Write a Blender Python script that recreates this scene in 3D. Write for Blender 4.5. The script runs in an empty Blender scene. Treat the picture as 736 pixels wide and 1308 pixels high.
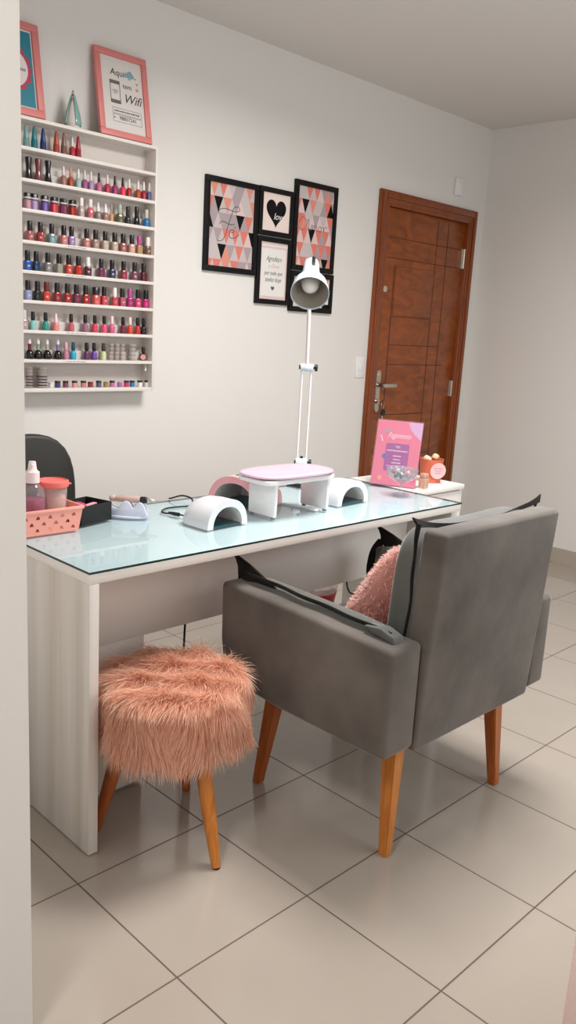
import bpy, bmesh, math, random
from mathutils import Vector, Matrix, Euler
rng = random.Random(7)
scene = bpy.context.scene
COL = scene.collection
PI = math.pi

# ------------------------------------------------------------------ colour / materials
def lin(h):
    out = []
    for i in (0, 2, 4):
        c = int(h[i:i+2], 16) / 255.0
        out.append(c/12.92 if c <= 0.04045 else ((c+0.055)/1.055)**2.4)
    return (out[0], out[1], out[2], 1.0)

MATS = {}
def mat(key, hexc, rough=0.5, metal=0.0, spec=0.5, coat=0.0, sheen=0.0, noise=0.0, nscale=8.0, bump=0.0,
        bscale=60.0, stretch=(1, 1, 1), subsurf=0.0, emit=0.0):
    if key in MATS:
        return MATS[key]
    m = bpy.data.materials.new(key)
    m.use_nodes = True
    nt = m.node_tree
    b = nt.nodes['Principled BSDF']
    c = lin(hexc)
    b.inputs['Base Color'].default_value = c
    b.inputs['Roughness'].default_value = rough
    b.inputs['Metallic'].default_value = metal
    b.inputs['Specular IOR Level'].default_value = spec
    b.inputs['Coat Weight'].default_value = coat
    b.inputs['Sheen Weight'].default_value = sheen
    b.inputs['Sheen Roughness'].default_value = 0.4
    if emit:
        b.inputs['Emission Color'].default_value = c
        b.inputs['Emission Strength'].default_value = emit
    if noise or bump:
        tc = nt.nodes.new('ShaderNodeTexCoord')
        mp = nt.nodes.new('ShaderNodeMapping')
        mp.inputs['Scale'].default_value = stretch
        nt.links.new(tc.outputs['Object'], mp.inputs['Vector'])
    if noise:
        n = nt.nodes.new('ShaderNodeTexNoise')
        n.inputs['Scale'].default_value = nscale
        n.inputs['Detail'].default_value = 5.0
        nt.links.new(mp.outputs['Vector'], n.inputs['Vector'])
        r = nt.nodes.new('ShaderNodeValToRGB')
        r.color_ramp.elements[0].position = 0.32
        r.color_ramp.elements[1].position = 0.68
        r.color_ramp.elements[0].color = tuple(x*(1-noise) for x in c[:3]) + (1,)
        r.color_ramp.elements[1].color = tuple(min(1, x*(1+noise)) for x in c[:3]) + (1,)
        nt.links.new(n.outputs['Fac'], r.inputs['Fac'])
        nt.links.new(r.outputs['Color'], b.inputs['Base Color'])
    if bump:
        n2 = nt.nodes.new('ShaderNodeTexNoise')
        n2.inputs['Scale'].default_value = bscale
        n2.inputs['Detail'].default_value = 3.0
        nt.links.new(mp.outputs['Vector'], n2.inputs['Vector'])
        bp = nt.nodes.new('ShaderNodeBump')
        bp.inputs['Strength'].default_value = bump
        bp.inputs['Distance'].default_value = 0.01
        nt.links.new(n2.outputs['Fac'], bp.inputs['Height'])
        nt.links.new(bp.outputs['Normal'], b.inputs['Normal'])
    MATS[key] = m
    return m

def clear(key, hexc, opacity=0.15, rough=0.03, ior=1.45):
    """thin clear plastic / glass: transparent tint + Fresnel gloss + a share of body colour"""
    if key in MATS:
        return MATS[key]
    m = bpy.data.materials.new(key)
    m.use_nodes = True
    nt = m.node_tree
    nt.nodes.clear()
    out = nt.nodes.new('ShaderNodeOutputMaterial')
    tr = nt.nodes.new('ShaderNodeBsdfTransparent')
    tr.inputs['Color'].default_value = lin(hexc)
    df = nt.nodes.new('ShaderNodeBsdfDiffuse')
    df.inputs['Color'].default_value = lin(hexc)
    gl = nt.nodes.new('ShaderNodeBsdfGlossy')
    gl.inputs['Roughness'].default_value = rough
    fr = nt.nodes.new('ShaderNodeFresnel')
    fr.inputs['IOR'].default_value = ior
    m1 = nt.nodes.new('ShaderNodeMixShader')
    m1.inputs['Fac'].default_value = opacity
    m2 = nt.nodes.new('ShaderNodeMixShader')
    nt.links.new(tr.outputs[0], m1.inputs[1])
    nt.links.new(df.outputs[0], m1.inputs[2])
    gm = nt.nodes.new('ShaderNodeNewGeometry')
    inv = nt.nodes.new('ShaderNodeMath')          # gloss only on the outward side: a thin sheet, no inner reflections
    inv.operation = 'SUBTRACT'
    inv.inputs[0].default_value = 1.0
    nt.links.new(gm.outputs['Backfacing'], inv.inputs[1])
    mu = nt.nodes.new('ShaderNodeMath')
    mu.operation = 'MULTIPLY'
    nt.links.new(fr.outputs[0], mu.inputs[0])
    nt.links.new(inv.outputs[0], mu.inputs[1])
    nt.links.new(mu.outputs[0], m2.inputs['Fac'])
    nt.links.new(m1.outputs[0], m2.inputs[1])
    nt.links.new(gl.outputs[0], m2.inputs[2])
    nt.links.new(m2.outputs[0], out.inputs['Surface'])
    MATS[key] = m
    return m

def fibre(key, hexc):
    """hair: light passes partly through each strand"""
    m = bpy.data.materials.new(key)
    m.use_nodes = True
    nt = m.node_tree
    nt.nodes.clear()
    out = nt.nodes.new('ShaderNodeOutputMaterial')
    df = nt.nodes.new('ShaderNodeBsdfDiffuse')
    tl = nt.nodes.new('ShaderNodeBsdfTranslucent')
    gl = nt.nodes.new('ShaderNodeBsdfGlossy')
    gl.inputs['Roughness'].default_value = 0.45
    gl.inputs['Color'].default_value = (1, 0.92, 0.88, 1)
    df.inputs['Color'].default_value = lin(hexc)
    tl.inputs['Color'].default_value = lin(hexc)
    m1 = nt.nodes.new('ShaderNodeMixShader')
    m1.inputs['Fac'].default_value = 0.45
    m2 = nt.nodes.new('ShaderNodeMixShader')
    m2.inputs['Fac'].default_value = 0.06
    nt.links.new(df.outputs[0], m1.inputs[1])
    nt.links.new(tl.outputs[0], m1.inputs[2])
    nt.links.new(m1.outputs[0], m2.inputs[1])
    nt.links.new(gl.outputs[0], m2.inputs[2])
    nt.links.new(m2.outputs[0], out.inputs['Surface'])
    return m

# ------------------------------------------------------------------ object helpers
def root_loc(o):
    while o.parent:
        o = o.parent
    return Vector(o.location)

def finish(bm, smooth=None):
    bmesh.ops.recalc_face_normals(bm, faces=bm.faces)
    if smooth is not None:
        for f in bm.faces:
            f.smooth = True
        for e in bm.edges:
            if len(e.link_faces) == 2 and e.calc_face_angle(0) > math.radians(smooth):
                e.smooth = False

def obj(name, bm, materials, parent=None, smooth=40, base=None, keep=False):
    """links a bmesh (given in world coordinates) as ONE mesh object"""
    if not keep:
        finish(bm, smooth)
    me = bpy.data.meshes.new(name)
    off = root_loc(parent) if parent else Vector(base if base else (0, 0, 0))
    bmesh.ops.translate(bm, verts=bm.verts, vec=-off)
    bm.to_mesh(me)
    bm.free()
    o = bpy.data.objects.new(name, me)
    COL.objects.link(o)
    if parent:
        o.parent = parent
    else:
        o.location = off
    if not isinstance(materials, (list, tuple)):
        materials = [materials]
    for m in materials:
        me.materials.append(m)
    return o

def tag(o, label, cat, group=None, kind=None):
    o['label'] = label
    o['category'] = cat
    if group:
        o['group'] = group
    if kind:
        o['kind'] = kind
    return o

def thing(name, label, cat, loc, group=None):
    o = bpy.data.objects.new(name, None)
    o.empty_display_size = 0.05
    COL.objects.link(o)
    o.location = loc
    return tag(o, label, cat, group)

def struct(name, bm, m, parent=None, smooth=None):
    o = obj(name, bm, m, parent, smooth)
    if parent is None:
        o['kind'] = 'structure'
    return o

# ------------------------------------------------------------------ shapes (all append to a bmesh)
def NB():
    return bmesh.new()

def merge(dst, src, mi=None):
    me = bpy.data.meshes.new('tmp')
    if mi is not None:
        for f in src.faces:
            f.material_index = mi
    src.to_mesh(me)
    src.free()
    dst.from_mesh(me)
    bpy.data.meshes.remove(me)
    return dst

def box(bm, x0, x1, y0, y1, z0, z1, bevel=0.0, seg=2, mi=0, mtx=None):
    t = NB()
    bmesh.ops.create_cube(t, size=1.0)
    for v in t.verts:
        v.co = Vector(((x0+x1)/2 + v.co.x*(x1-x0), (y0+y1)/2 + v.co.y*(y1-y0), (z0+z1)/2 + v.co.z*(z1-z0)))
    if bevel:
        bmesh.ops.bevel(t, geom=list(t.edges), offset=bevel, segments=seg, profile=0.5, affect='EDGES')
    if mtx:
        bmesh.ops.transform(t, matrix=mtx, verts=t.verts)
    return merge(bm, t, mi)

def prism(bm, poly, axis, a, b, bevel=0.0, seg=2, mi=0):
    """extrude a 2D polygon along an axis ('x': poly in y,z; 'y': poly in x,z; 'z': poly in x,y)"""
    t = NB()
    def p3(p, d):
        return {'x': (d, p[0], p[1]), 'y': (p[0], d, p[1]), 'z': (p[0], p[1], d)}[axis]
    va = [t.verts.new(p3(p, a)) for p in poly]
    vb = [t.verts.new(p3(p, b)) for p in poly]
    n = len(poly)
    fa = t.faces.new(va)
    fb = t.faces.new(vb[::-1])
    for i in range(n):
        t.faces.new((va[i], vb[i], vb[(i+1) % n], va[(i+1) % n]))
    bmesh.ops.recalc_face_normals(t, faces=t.faces)
    if bevel:
        es = [e for e in t.edges if e.calc_face_angle(0) > math.radians(25)]
        bmesh.ops.bevel(t, geom=es, offset=bevel, segments=seg, profile=0.5, affect='EDGES')
    return merge(bm, t, mi)

def lathe(bm, prof, c=(0, 0, 0), n=24, axis=None, cap=True, mi=0, sx=1.0, sy=1.0, power=None):
    """revolve (r, z) profile about z through c; axis = direction to point the z axis at; power squares the section"""
    t = NB()
    rings = []
    for r, z in prof:
        ring = []
        for k in range(n):
            a = 2*PI*k/n
            ca, sa = math.cos(a), math.sin(a)
            if power:
                f = (abs(ca)**power + abs(sa)**power)**(-1.0/power)
            else:
                f = 1.0
            ring.append(t.verts.new((r*ca*f*sx, r*sa*f*sy, z)))
        rings.append(ring)
    for i in range(len(rings)-1):
        for k in range(n):
            k2 = (k+1) % n
            t.faces.new((rings[i][k], rings[i][k2], rings[i+1][k2], rings[i+1][k]))
    if cap:
        if prof[0][0] > 1e-6:
            t.faces.new(rings[0][::-1])
        if prof[-1][0] > 1e-6:
            t.faces.new(rings[-1])
    bmesh.ops.remove_doubles(t, verts=t.verts, dist=1e-6)
    M = Matrix.Translation(c)
    if axis is not None:
        M = M @ Vector((0, 0, 1)).rotation_difference(Vector(axis).normalized()).to_matrix().to_4x4()
    bmesh.ops.transform(t, matrix=M, verts=t.verts)
    return merge(bm, t, mi)

def spline(pts, k=6, closed=False):
    P = [Vector(p) for p in pts]
    n = len(P)
    out = []
    rngi = range(n if closed else n-1)
    for i in rngi:
        if closed:
            p0, p1, p2, p3 = P[(i-1) % n], P[i], P[(i+1) % n], P[(i+2) % n]
        else:
            p0, p1, p2, p3 = P[max(0, i-1)], P[i], P[i+1], P[min(n-1, i+2)]
        for s in range(k):
            t = s/k
            out.append(0.5*((2*p1) + (p2-p0)*t + (2*p0-5*p1+4*p2-p3)*t*t + (3*p1-p0-3*p2+p3)*t**3))
    if not closed:
        out.append(P[-1])
    return out

def tube(bm, pts, r, n=8, mi=0, closed=False):
    t = NB()
    P = [Vector(p) for p in pts]
    rad = r if isinstance(r, (list, tuple)) else [r]*len(P)
    N = len(P)
    rings = []
    ref = None
    for i in range(N):
        if closed:
            d = P[(i+1) % N] - P[(i-1) % N]
        else:
            d = P[min(N-1, i+1)] - P[max(0, i-1)]
        d.normalize()
        if ref is None:
            ref = Vector((0, 0, 1)) if abs(d.z) < 0.9 else Vector((1, 0, 0))
        u = d.cross(ref)
        if u.length < 1e-6:
            u = d.orthogonal()
        u.normalize()
        w = d.cross(u).normalized()
        ref = -w if False else u.cross(d)
        rings.append([t.verts.new(P[i] + rad[i]*(math.cos(2*PI*k/n)*u + math.sin(2*PI*k/n)*w)) for k in range(n)])
    for i in range(N if closed else N-1):
        j = (i+1) % N
        for k in range(n):
            k2 = (k+1) % n
            t.faces.new((rings[i][k], rings[i][k2], rings[j][k2], rings[j][k]))
    if not closed:
        t.faces.new(rings[0][::-1])
        t.faces.new(rings[-1])
    return merge(bm, t, mi)

def ribbon(bm, path, vecs, th, mi=0):
    """solid strip standing off a path: at each point it sticks out by vecs[i]"""
    t = NB()
    P = [Vector(p) for p in path]
    rows = []
    for i in range(len(P)):
        d = (P[min(len(P)-1, i+1)] - P[max(0, i-1)]).normalized()
        v = Vector(vecs[i])
        nrm = d.cross(v)
        nrm = nrm.normalized() if nrm.length > 1e-7 else Vector((0, 0, 1))
        rows.append([t.verts.new(P[i] + nrm*th/2), t.verts.new(P[i] + v + nrm*th/4),
                     t.verts.new(P[i] + v - nrm*th/4), t.verts.new(P[i] - nrm*th/2)])
    for i in range(len(rows)-1):
        for k in range(4):
            k2 = (k+1) % 4
            t.faces.new((rows[i][k], rows[i][k2], rows[i+1][k2], rows[i+1][k]))
    t.faces.new(rows[0][::-1])
    t.faces.new(rows[-1])
    return merge(bm, t, mi)

def cushion(bm, x0, x1, y0, y1, z0, z1, p=4.0, n=10, puff=(1, 1, 1), fn=None, mi=0):
    """soft upholstered block: superellipsoid box"""
    t = NB()
    bmesh.ops.create_cube(t, size=2.0)
    bmesh.ops.subdivide_edges(t, edges=list(t.edges), cuts=n, use_grid_fill=True)
    c = Vector(((x0+x1)/2, (y0+y1)/2, (z0+z1)/2))
    h = Vector(((x1-x0)/2, (y1-y0)/2, (z1-z0)/2))
    for v in t.verts:
        q = v.co
        l = (abs(q.x)**p + abs(q.y)**p + abs(q.z)**p)**(1.0/p)
        q = q/l
        v.co = Vector((c.x+q.x*h.x, c.y+q.y*h.y, c.z+q.z*h.z))
        if fn:
            v.co = fn(v.co)
    return merge(bm, t, mi)

def text_bm(s, size, shear=0.0, depth=0.0004, align='CENTER'):
    cu = bpy.data.curves.new('lettering', 'FONT')
    cu.body = s
    cu.size = size
    cu.shear = shear
    cu.extrude = depth
    cu.align_x = align
    cu.align_y = 'CENTER'
    cu.resolution_u = 3
    o = bpy.data.objects.new('lettering', cu)
    COL.objects.link(o)
    bpy.context.view_layer.update()
    dg = bpy.context.evaluated_depsgraph_get()
    me = bpy.data.meshes.new_from_object(o.evaluated_get(dg))
    t = NB()
    t.from_mesh(me)
    bpy.data.objects.remove(o)
    bpy.data.curves.remove(cu)
    bpy.data.meshes.remove(me)
    return t

def holed_bm(outer, holes, depth):
    """flat plate (xy) with real holes"""
    cu = bpy.data.curves.new('plate', 'CURVE')
    cu.dimensions = '2D'
    cu.fill_mode = 'BOTH'
    cu.extrude = depth/2
    for loop in [outer] + holes:
        s = cu.splines.new('POLY')
        s.points.add(len(loop)-1)
        for q, p in zip(s.points, loop):
            q.co = (p[0], p[1], 0, 1)
        s.use_cyclic_u = True
    o = bpy.data.objects.new('plate', cu)
    COL.objects.link(o)
    bpy.context.view_layer.update()
    dg = bpy.context.evaluated_depsgraph_get()
    me = bpy.data.meshes.new_from_object(o.evaluated_get(dg))
    t = NB()
    t.from_mesh(me)
    bpy.data.objects.remove(o)
    bpy.data.curves.remove(cu)
    bpy.data.meshes.remove(me)
    return t

def frame_mtx(origin, xdir, zup):
    """matrix taking local (x right, y up, z out) to a plane in the world"""
    x = Vector(xdir).normalized()
    y = Vector(zup).normalized()
    z = x.cross(y)
    return Matrix(((x.x, y.x, z.x, origin[0]), (x.y, y.y, z.y, origin[1]), (x.z, y.z, z.z, origin[2]), (0, 0, 0, 1)))

def flat(bm, poly, z=0.0, d=0.0006, mi=0):
    return prism(bm, poly, 'z', z, z+d, mi=mi)

def strokes(bm, lines, r, z, k=5):
    for ln in lines:
        tube(bm, spline([(x, y, z) for x, y in ln], k), r, 5)
    return bm

def place(bm, M):
    bmesh.ops.transform(bm, matrix=M, verts=bm.verts)
    return bm

def heart(cx, cy, s, n=40):
    out = []
    for k in range(n):
        t = 2*PI*k/n
        x = 16*math.sin(t)**3
        y = 13*math.cos(t)-5*math.cos(2*t)-2*math.cos(3*t)-math.cos(4*t)
        out.append((cx+x*s/34, cy+y*s/34))
    return out

def circle(cx, cy, r, n=32, scal=0, amp=0):
    return [(cx+(r+amp*math.cos(scal*2*PI*k/n))*math.cos(2*PI*k/n), cy+(r+amp*math.cos(scal*2*PI*k/n))*math.sin(2*PI*k/n)) for k in range(n)]

# ------------------------------------------------------------------ common materials
WALL = mat('wall_paint', 'e3e0dc', 0.75, spec=0.25, bump=0.03, bscale=220)
CEIL = mat('ceiling_paint', 'dedad6', 0.85, spec=0.2)
WHITE = mat('white_laminate', 'ebe6e1', 0.35, noise=0.03, nscale=3.0)
WHITEP = mat('white_plastic', 'eceaea', 0.22, coat=0.3)
BLACK = mat('black_plastic', '121112', 0.35)
STEEL = mat('brushed_steel', 'c4beb4', 0.28, metal=1.0)

def grain_mat():
    m = mat('pale_woodgrain_laminate', 'dcd7d0', 0.38)
    nt = m.node_tree
    b = nt.nodes['Principled BSDF']
    tc = nt.nodes.new('ShaderNodeTexCoord')
    mp = nt.nodes.new('ShaderNodeMapping')
    mp.inputs['Scale'].default_value = (14, 14, 0.5)
    n = nt.nodes.new('ShaderNodeTexNoise')
    n.inputs['Scale'].default_value = 1.0
    n.inputs['Detail'].default_value = 6
    r = nt.nodes.new('ShaderNodeValToRGB')
    r.color_ramp.elements[0].position = 0.35
    r.color_ramp.elements[1].position = 0.68
    r.color_ramp.elements[0].color = lin('cdc4ba')
    r.color_ramp.elements[1].color = lin('e4e0dc')
    nt.links.new(tc.outputs['Object'], mp.inputs['Vector'])
    nt.links.new(mp.outputs['Vector'], n.inputs['Vector'])
    nt.links.new(n.outputs['Fac'], r.inputs['Fac'])
    nt.links.new(r.outputs['Color'], b.inputs['Base Color'])
    return m
GRAIN = grain_mat()

def wood_mat(key, h0, h1, rough, scale, sx, coat=0.2):
    m = mat(key, h0, rough, coat=coat)
    nt = m.node_tree
    b = nt.nodes['Principled BSDF']
    tc = nt.nodes.new('ShaderNodeTexCoord')
    mp = nt.nodes.new('ShaderNodeMapping')
    mp.inputs['Scale'].default_value = sx
    n = nt.nodes.new('ShaderNodeTexNoise')
    n.inputs['Scale'].default_value = scale
    n.inputs['Detail'].default_value = 7
    n.inputs['Distortion'].default_value = 1.2
    r = nt.nodes.new('ShaderNodeValToRGB')
    r.color_ramp.elements[0].position = 0.3
    r.color_ramp.elements[1].position = 0.72
    r.color_ramp.elements[0].color = lin(h0)
    r.color_ramp.elements[1].color = lin(h1)
    nt.links.new(tc.outputs['Object'], mp.inputs['Vector'])
    nt.links.new(mp.outputs['Vector'], n.inputs['Vector'])
    nt.links.new(n.outputs['Fac'], r.inputs['Fac'])
    nt.links.new(r.outputs['Color'], b.inputs['Base Color'])
    return m
DOORW = wood_mat('door_wood', '70340c', '9c4f16', 0.35, 3.0, (2.2, 2.2, 5.0))
FRAMEW = wood_mat('door_frame_wood', '70310b', '8e4513', 0.35, 4.0, (9, 9, 0.8))
GROOVE = mat('door_groove', '54240a', 0.5)
LEGW = wood_mat('leg_wood', 'b2641c', 'd0883a', 0.3, 5.0, (9, 9, 0.9))
LEGD = wood_mat('reddish_leg_wood', 'a04e1a', 'b86628', 0.3, 5.0, (9, 9, 0.9))

# ================================================================== SETTING
XW, YW, ZC = 3.92, 1.572, 2.664
XL, YF, XC = -0.30, -2.05, -2.4         # inner face of left wall, front wall, corridor wall

def floor_mat():
    m = bpy.data.materials.new('porcelain_tile')
    m.use_nodes = True
    nt = m.node_tree
    L = nt.links.new
    b = nt.nodes['Principled BSDF']
    geo = nt.nodes.new('ShaderNodeNewGeometry')
    sep = nt.nodes.new('ShaderNodeSeparateXYZ')
    L(geo.outputs['Position'], sep.inputs[0])
    def mth(op, a, bb=None):
        n = nt.nodes.new('ShaderNodeMath')
        n.operation = op
        for i, x in enumerate((a, bb)):
            if x is None:
                continue
            if isinstance(x, (int, float)):
                n.inputs[i].default_value = x
            else:
                L(x, n.inputs[i])
        return n.outputs[0]
    def edge(o):
        s = mth('DIVIDE', o, 0.4)
        s = mth('ADD', s, 100.0)
        f = mth('FRACT', s)
        f = mth('SUBTRACT', f, 0.5)
        f = mth('ABSOLUTE', f)
        return mth('GREATER_THAN', f, 0.5-0.0052)
    g = mth('MAXIMUM', edge(sep.outputs['X']), edge(sep.outputs['Y']))
    # per-tile tone
    fl = nt.nodes.new('ShaderNodeVectorMath')
    fl.operation = 'SCALE'
    fl.inputs['Scale'].default_value = 2.5
    L(geo.outputs['Position'], fl.inputs[0])
    fl2 = nt.nodes.new('ShaderNodeVectorMath')
    fl2.operation = 'FLOOR'
    L(fl.outputs[0], fl2.inputs[0])
    wn = nt.nodes.new('ShaderNodeTexWhiteNoise')
    L(fl2.outputs[0], wn.inputs['Vector'])
    nz = nt.nodes.new('ShaderNodeTexNoise')
    nz.inputs['Scale'].default_value = 3.0
    nz.inputs['Detail'].default_value = 4.0
    L(geo.outputs['Position'], nz.inputs['Vector'])
    v = mth('MULTIPLY_ADD', wn.outputs['Value'], 0.25)
    mm = nt.nodes.new('ShaderNodeMath')
    mm.operation = 'MULTIPLY_ADD'
    L(wn.outputs['Value'], mm.inputs[0])
    mm.inputs[1].default_value = 0.25
    L(nz.outputs['Fac'], mm.inputs[2])
    r = nt.nodes.new('ShaderNodeValToRGB')
    r.color_ramp.elements[0].position = 0.2
    r.color_ramp.elements[1].position = 1.0
    r.color_ramp.elements[0].color = lin('a3998f')
    r.color_ramp.elements[1].color = lin('ada49a')
    L(mm.outputs[0], r.inputs['Fac'])
    mx = nt.nodes.new('ShaderNodeMix')
    mx.data_type = 'RGBA'
    L(g, mx.inputs['Factor'])
    L(r.outputs['Color'], mx.inputs['A'])
    mx.inputs['B'].default_value = lin('5a4d43')
    L(mx.outputs['Result'], b.inputs['Base Color'])
    rr = nt.nodes.new('ShaderNodeMix')
    rr.data_type = 'FLOAT'
    L(g, rr.inputs['Factor'])
    rr.inputs['A'].default_value = 0.11
    rr.inputs['B'].default_value = 0.7
    L(rr.outputs['Result'], b.inputs['Roughness'])
    b.inputs['Specular IOR Level'].default_value = 0.55
    return m

bm = NB(); box(bm, XC-0.1, XW+0.12, YF-0.1, YW+0.12, -0.1, 0.0)
struct('floor', bm, floor_mat())
bm = NB(); box(bm, XC-0.1, XW+0.12, YF-0.1, YW+0.12, ZC, ZC+0.1)
struct('ceiling', bm, CEIL)
# back wall with the doorway cut out
DX0, DX1, DZ = 2.905, 3.745, 2.09
bm = NB()
prism(bm, [(XC-0.1, 0), (DX0, 0), (DX0, DZ), (DX1, DZ), (DX1, 0), (XW+0.12, 0), (XW+0.12, ZC), (XC-0.1, ZC)], 'y', YW, YW+0.12)
struct('wall_back', bm, WALL)
bm = NB(); box(bm, XW, XW+0.12, YF-0.1, YW, 0, ZC)
struct('wall_right', bm, WALL)
bm = NB(); box(bm, XL-0.12, XL, -0.337, YW, 0, ZC)
struct('wall_left', bm, WALL)
WX0, WX1, WZ0, WZ1 = 0.9, 2.7, 0.95, 2.15      # window added in the unseen front wall to carry a fill light
bm = NB()
box(bm, XC, WX0, YF-0.1, YF, 0, ZC); box(bm, WX1, XW, YF-0.1, YF, 0, ZC)
box(bm, WX0, WX1, YF-0.1, YF, 0, WZ0); box(bm, WX0, WX1, YF-0.1, YF, WZ1, ZC)
bmesh.ops.remove_doubles(bm, verts=bm.verts, dist=1e-5)
struct('wall_front', bm, WALL)
added_win = bpy.data.objects.new('added_window_1', None)
COL.objects.link(added_win)
added_win.location = ((WX0+WX1)/2, YF-0.05, WZ0)
tag(added_win, 'unseen white framed window added in the front wall for fill light', 'window', kind='structure')
for a_, b_, c_, d_ in ((WX0, WX1, WZ0, WZ0+0.05), (WX0, WX1, WZ1-0.05, WZ1), (WX0, WX0+0.05, WZ0+0.05, WZ1-0.05), (WX1-0.05, WX1, WZ0+0.05, WZ1-0.05), (1.775, 1.825, WZ0+0.05, WZ1-0.05)):
    bm = NB(); box(bm, a_, b_, YF-0.09, YF-0.03, c_, d_, 0.003)
    obj('added_window_frame', bm, WHITEP, added_win)
bm = NB(); box(bm, XC-0.1, XC, YF-0.1, YW, 0, ZC)
struct('wall_corridor', bm, WALL)
BASEM = mat('baseboard_tile', 'b0a698', 0.25)
bm = NB(); box(bm, XW-0.01, XW, YF, YW, 0, 0.095)
struct('baseboard_right', bm, BASEM)
bm = NB(); box(bm, XL, 2.84, YW-0.01, YW, 0, 0.095); box(bm, 3.815, XW-0.01, YW-0.01, YW, 0, 0.095)
struct('baseboard_back', bm, BASEM)

# door: frame, leaf, hardware
door = bpy.data.objects.new('door_1', None)
COL.objects.link(door)
door.location = (3.328, YW, 0)
tag(door, 'brown wooden door with grooved panels at the right end of the back wall', 'door', kind='structure')
bm = NB()
fx0, fx1, fz = 2.841, 3.815, 2.154
def frame_ring(bm, x0, x1, z1, w, y0, y1, bev=0.004):
    box(bm, x0, x0+w, y0, y1, 0, z1, bev)
    box(bm, x1-w, x1, y0, y1, 0, z1, bev)
    box(bm, x0+w, x1-w, y0, y1, z1-w, z1, bev)
frame_ring(bm, fx0, fx1, fz, 0.066, YW-0.022, YW+0.002)
frame_ring(bm, fx0+0.012, fx1-0.012, fz-0.012, 0.030, YW-0.030, YW-0.018)
frame_ring(bm, DX0-0.002, DX1+0.002, DZ+0.002, 0.020, YW-0.020, YW+0.119)
obj('door_frame', bm, FRAMEW, door)
LX0, LX1, LZ = DX0+0.020, DX1-0.020, DZ-0.020
LY = YW+0.004
bm = NB(); box(bm, LX0, LX1, LY, LY+0.035, 0.006, LZ, 0.002)
leaf = obj('door_leaf', bm, DOORW, door)
# routed grooves: thin dark inlaid lines and a raised field
bm = NB()
for gx in (3.435, 3.545):
    box(bm, gx-0.0035, gx+0.0035, LY-0.0008, LY+0.002, 0.10, 2.05)
for gz, xa, xb in ((1.91, LX0+0.03, 3.70), (1.797, LX0+0.03, 3.70), (1.466, 3.04, 3.435), (1.30, 3.04, 3.545), (1.184, 3.04, 3.60), (0.88, 3.04, 3.435), (0.62, 3.04, 3.545), (0.5, 3.04, 3.60)):
    box(bm, xa, xb, LY-0.0008, LY+0.002, gz-0.0025, gz+0.0025)
box(bm, 3.034, 3.042, LY-0.0012, LY+0.002, 0.10, 1.76)
obj('door_groove', bm, GROOVE, door)
bm = NB(); box(bm, 3.05, 3.428, LY-0.005, LY+0.002, 1.475, 1.755, 0.004)
obj('door_panel', bm, DOORW, door)
for z0, z1 in ((1.798, 1.917), (0.983, 1.086), (0.25, 0.36)):
    bm = NB(); lathe(bm, [(0.008, z0), (0.008, z1)], (LX1+0.004, LY-0.008, 0), 12); box(bm, LX1-0.02, LX1+0.016, LY-0.003, LY+0.001, z0, z1)
    obj('hinge', bm, STEEL, door)
# lock plate + lever
bm = NB()
prism(bm, [(2.962+0.02*math.cos(a), 1.025+(0.105 if math.sin(a) >= 0 else -0.105)+0.02*math.sin(a)) for a in [2*PI*k/24 for k in range(24)]], 'y', LY-0.008, LY)
lathe(bm, [(0.014, 0), (0.014, 0.012)], (2.962, LY-0.008, 0.965), 16, axis=(0, -1, 0))
lathe(bm, [(0.004, 0), (0.004, 0.002)], (2.962, LY-0.008, 1.125), 8, axis=(0, -1, 0))
hd = obj('door_handle', bm, STEEL, door)
bm = NB()
lathe(bm, [(0.013, 0), (0.011, 0.045)], (2.962, LY-0.008, 1.062), 16, axis=(0, -1, 0))
box(bm, 2.955, 3.078, LY-0.062, LY-0.046, 1.05, 1.074, 0.005)
obj('lever', bm, STEEL, hd)
bm = NB(); lathe(bm, [(0.0, 0), (0.018, 0), (0.018, 0.004), (0.011, 0.006), (0.0, 0.003)], (2.963, LY, 1.618), 20, axis=(0, -1, 0))
obj('peephole', bm, mat('peephole_ring', 'cfc6b4', 0.3, metal=0.6), door)

keys = thing('key_ring', 'small keys on a ring with round black fob hanging from the brown door lock', 'keys', (2.966, LY-0.02, 0.86))
bm = NB()
box(bm, 2.957, 2.967, LY-0.048, LY-0.020, 0.9635, 0.9665); lathe(bm, [(0.011, -0.0015), (0.011, 0.0015)], (2.962, LY-0.052, 0.965), 14, axis=(1, 0, 0))
obj('key', bm, STEEL, keys)
bm = NB(); tube(bm, [(2.966+0.012*math.sin(a), LY-0.05, 0.945+0.022*math.cos(a)) for a in [2*PI*k/18 for k in range(18)]], 0.0014, 6, closed=True)
obj('ring', bm, STEEL, keys)
bm = NB(); lathe(bm, [(0, -0.004), (0.019, -0.004), (0.021, 0), (0.019, 0.004), (0, 0.004)], (2.972, LY-0.052, 0.903), 20, axis=(0, 1, 0))
obj('fob', bm, BLACK, keys)
bm = NB(); box(bm, 2.962, 2.974, LY-0.053, LY-0.050, 0.845, 0.885, 0.001)
obj('key', bm, STEEL, keys)

sw = thing('light_switch', 'white rectangular light switch on the wall left of the brown door', 'switch', (2.781, YW, 1.166))
bm = NB(); box(bm, 2.742, 2.820, YW-0.008, YW, 1.106, 1.226, 0.003)
obj('plate', bm, WHITEP, sw)
bm = NB(); box(bm, 2.768, 2.794, YW-0.012, YW-0.007, 1.145, 1.187, 0.002)
obj('rocker', bm, WHITEP, sw)
bm = NB(); box(bm, 3.552, 3.632, YW-0.018, YW, 2.222, 2.322, 0.005); box(bm, 3.572, 3.612, YW-0.021, YW-0.016, 2.245, 2.30, 0.003)
tag(obj('wall_sensor', bm, WHITEP, base=(3.592, YW, 2.222)), 'small white blank plate high on the wall above the brown door', 'wall plate')
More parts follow.
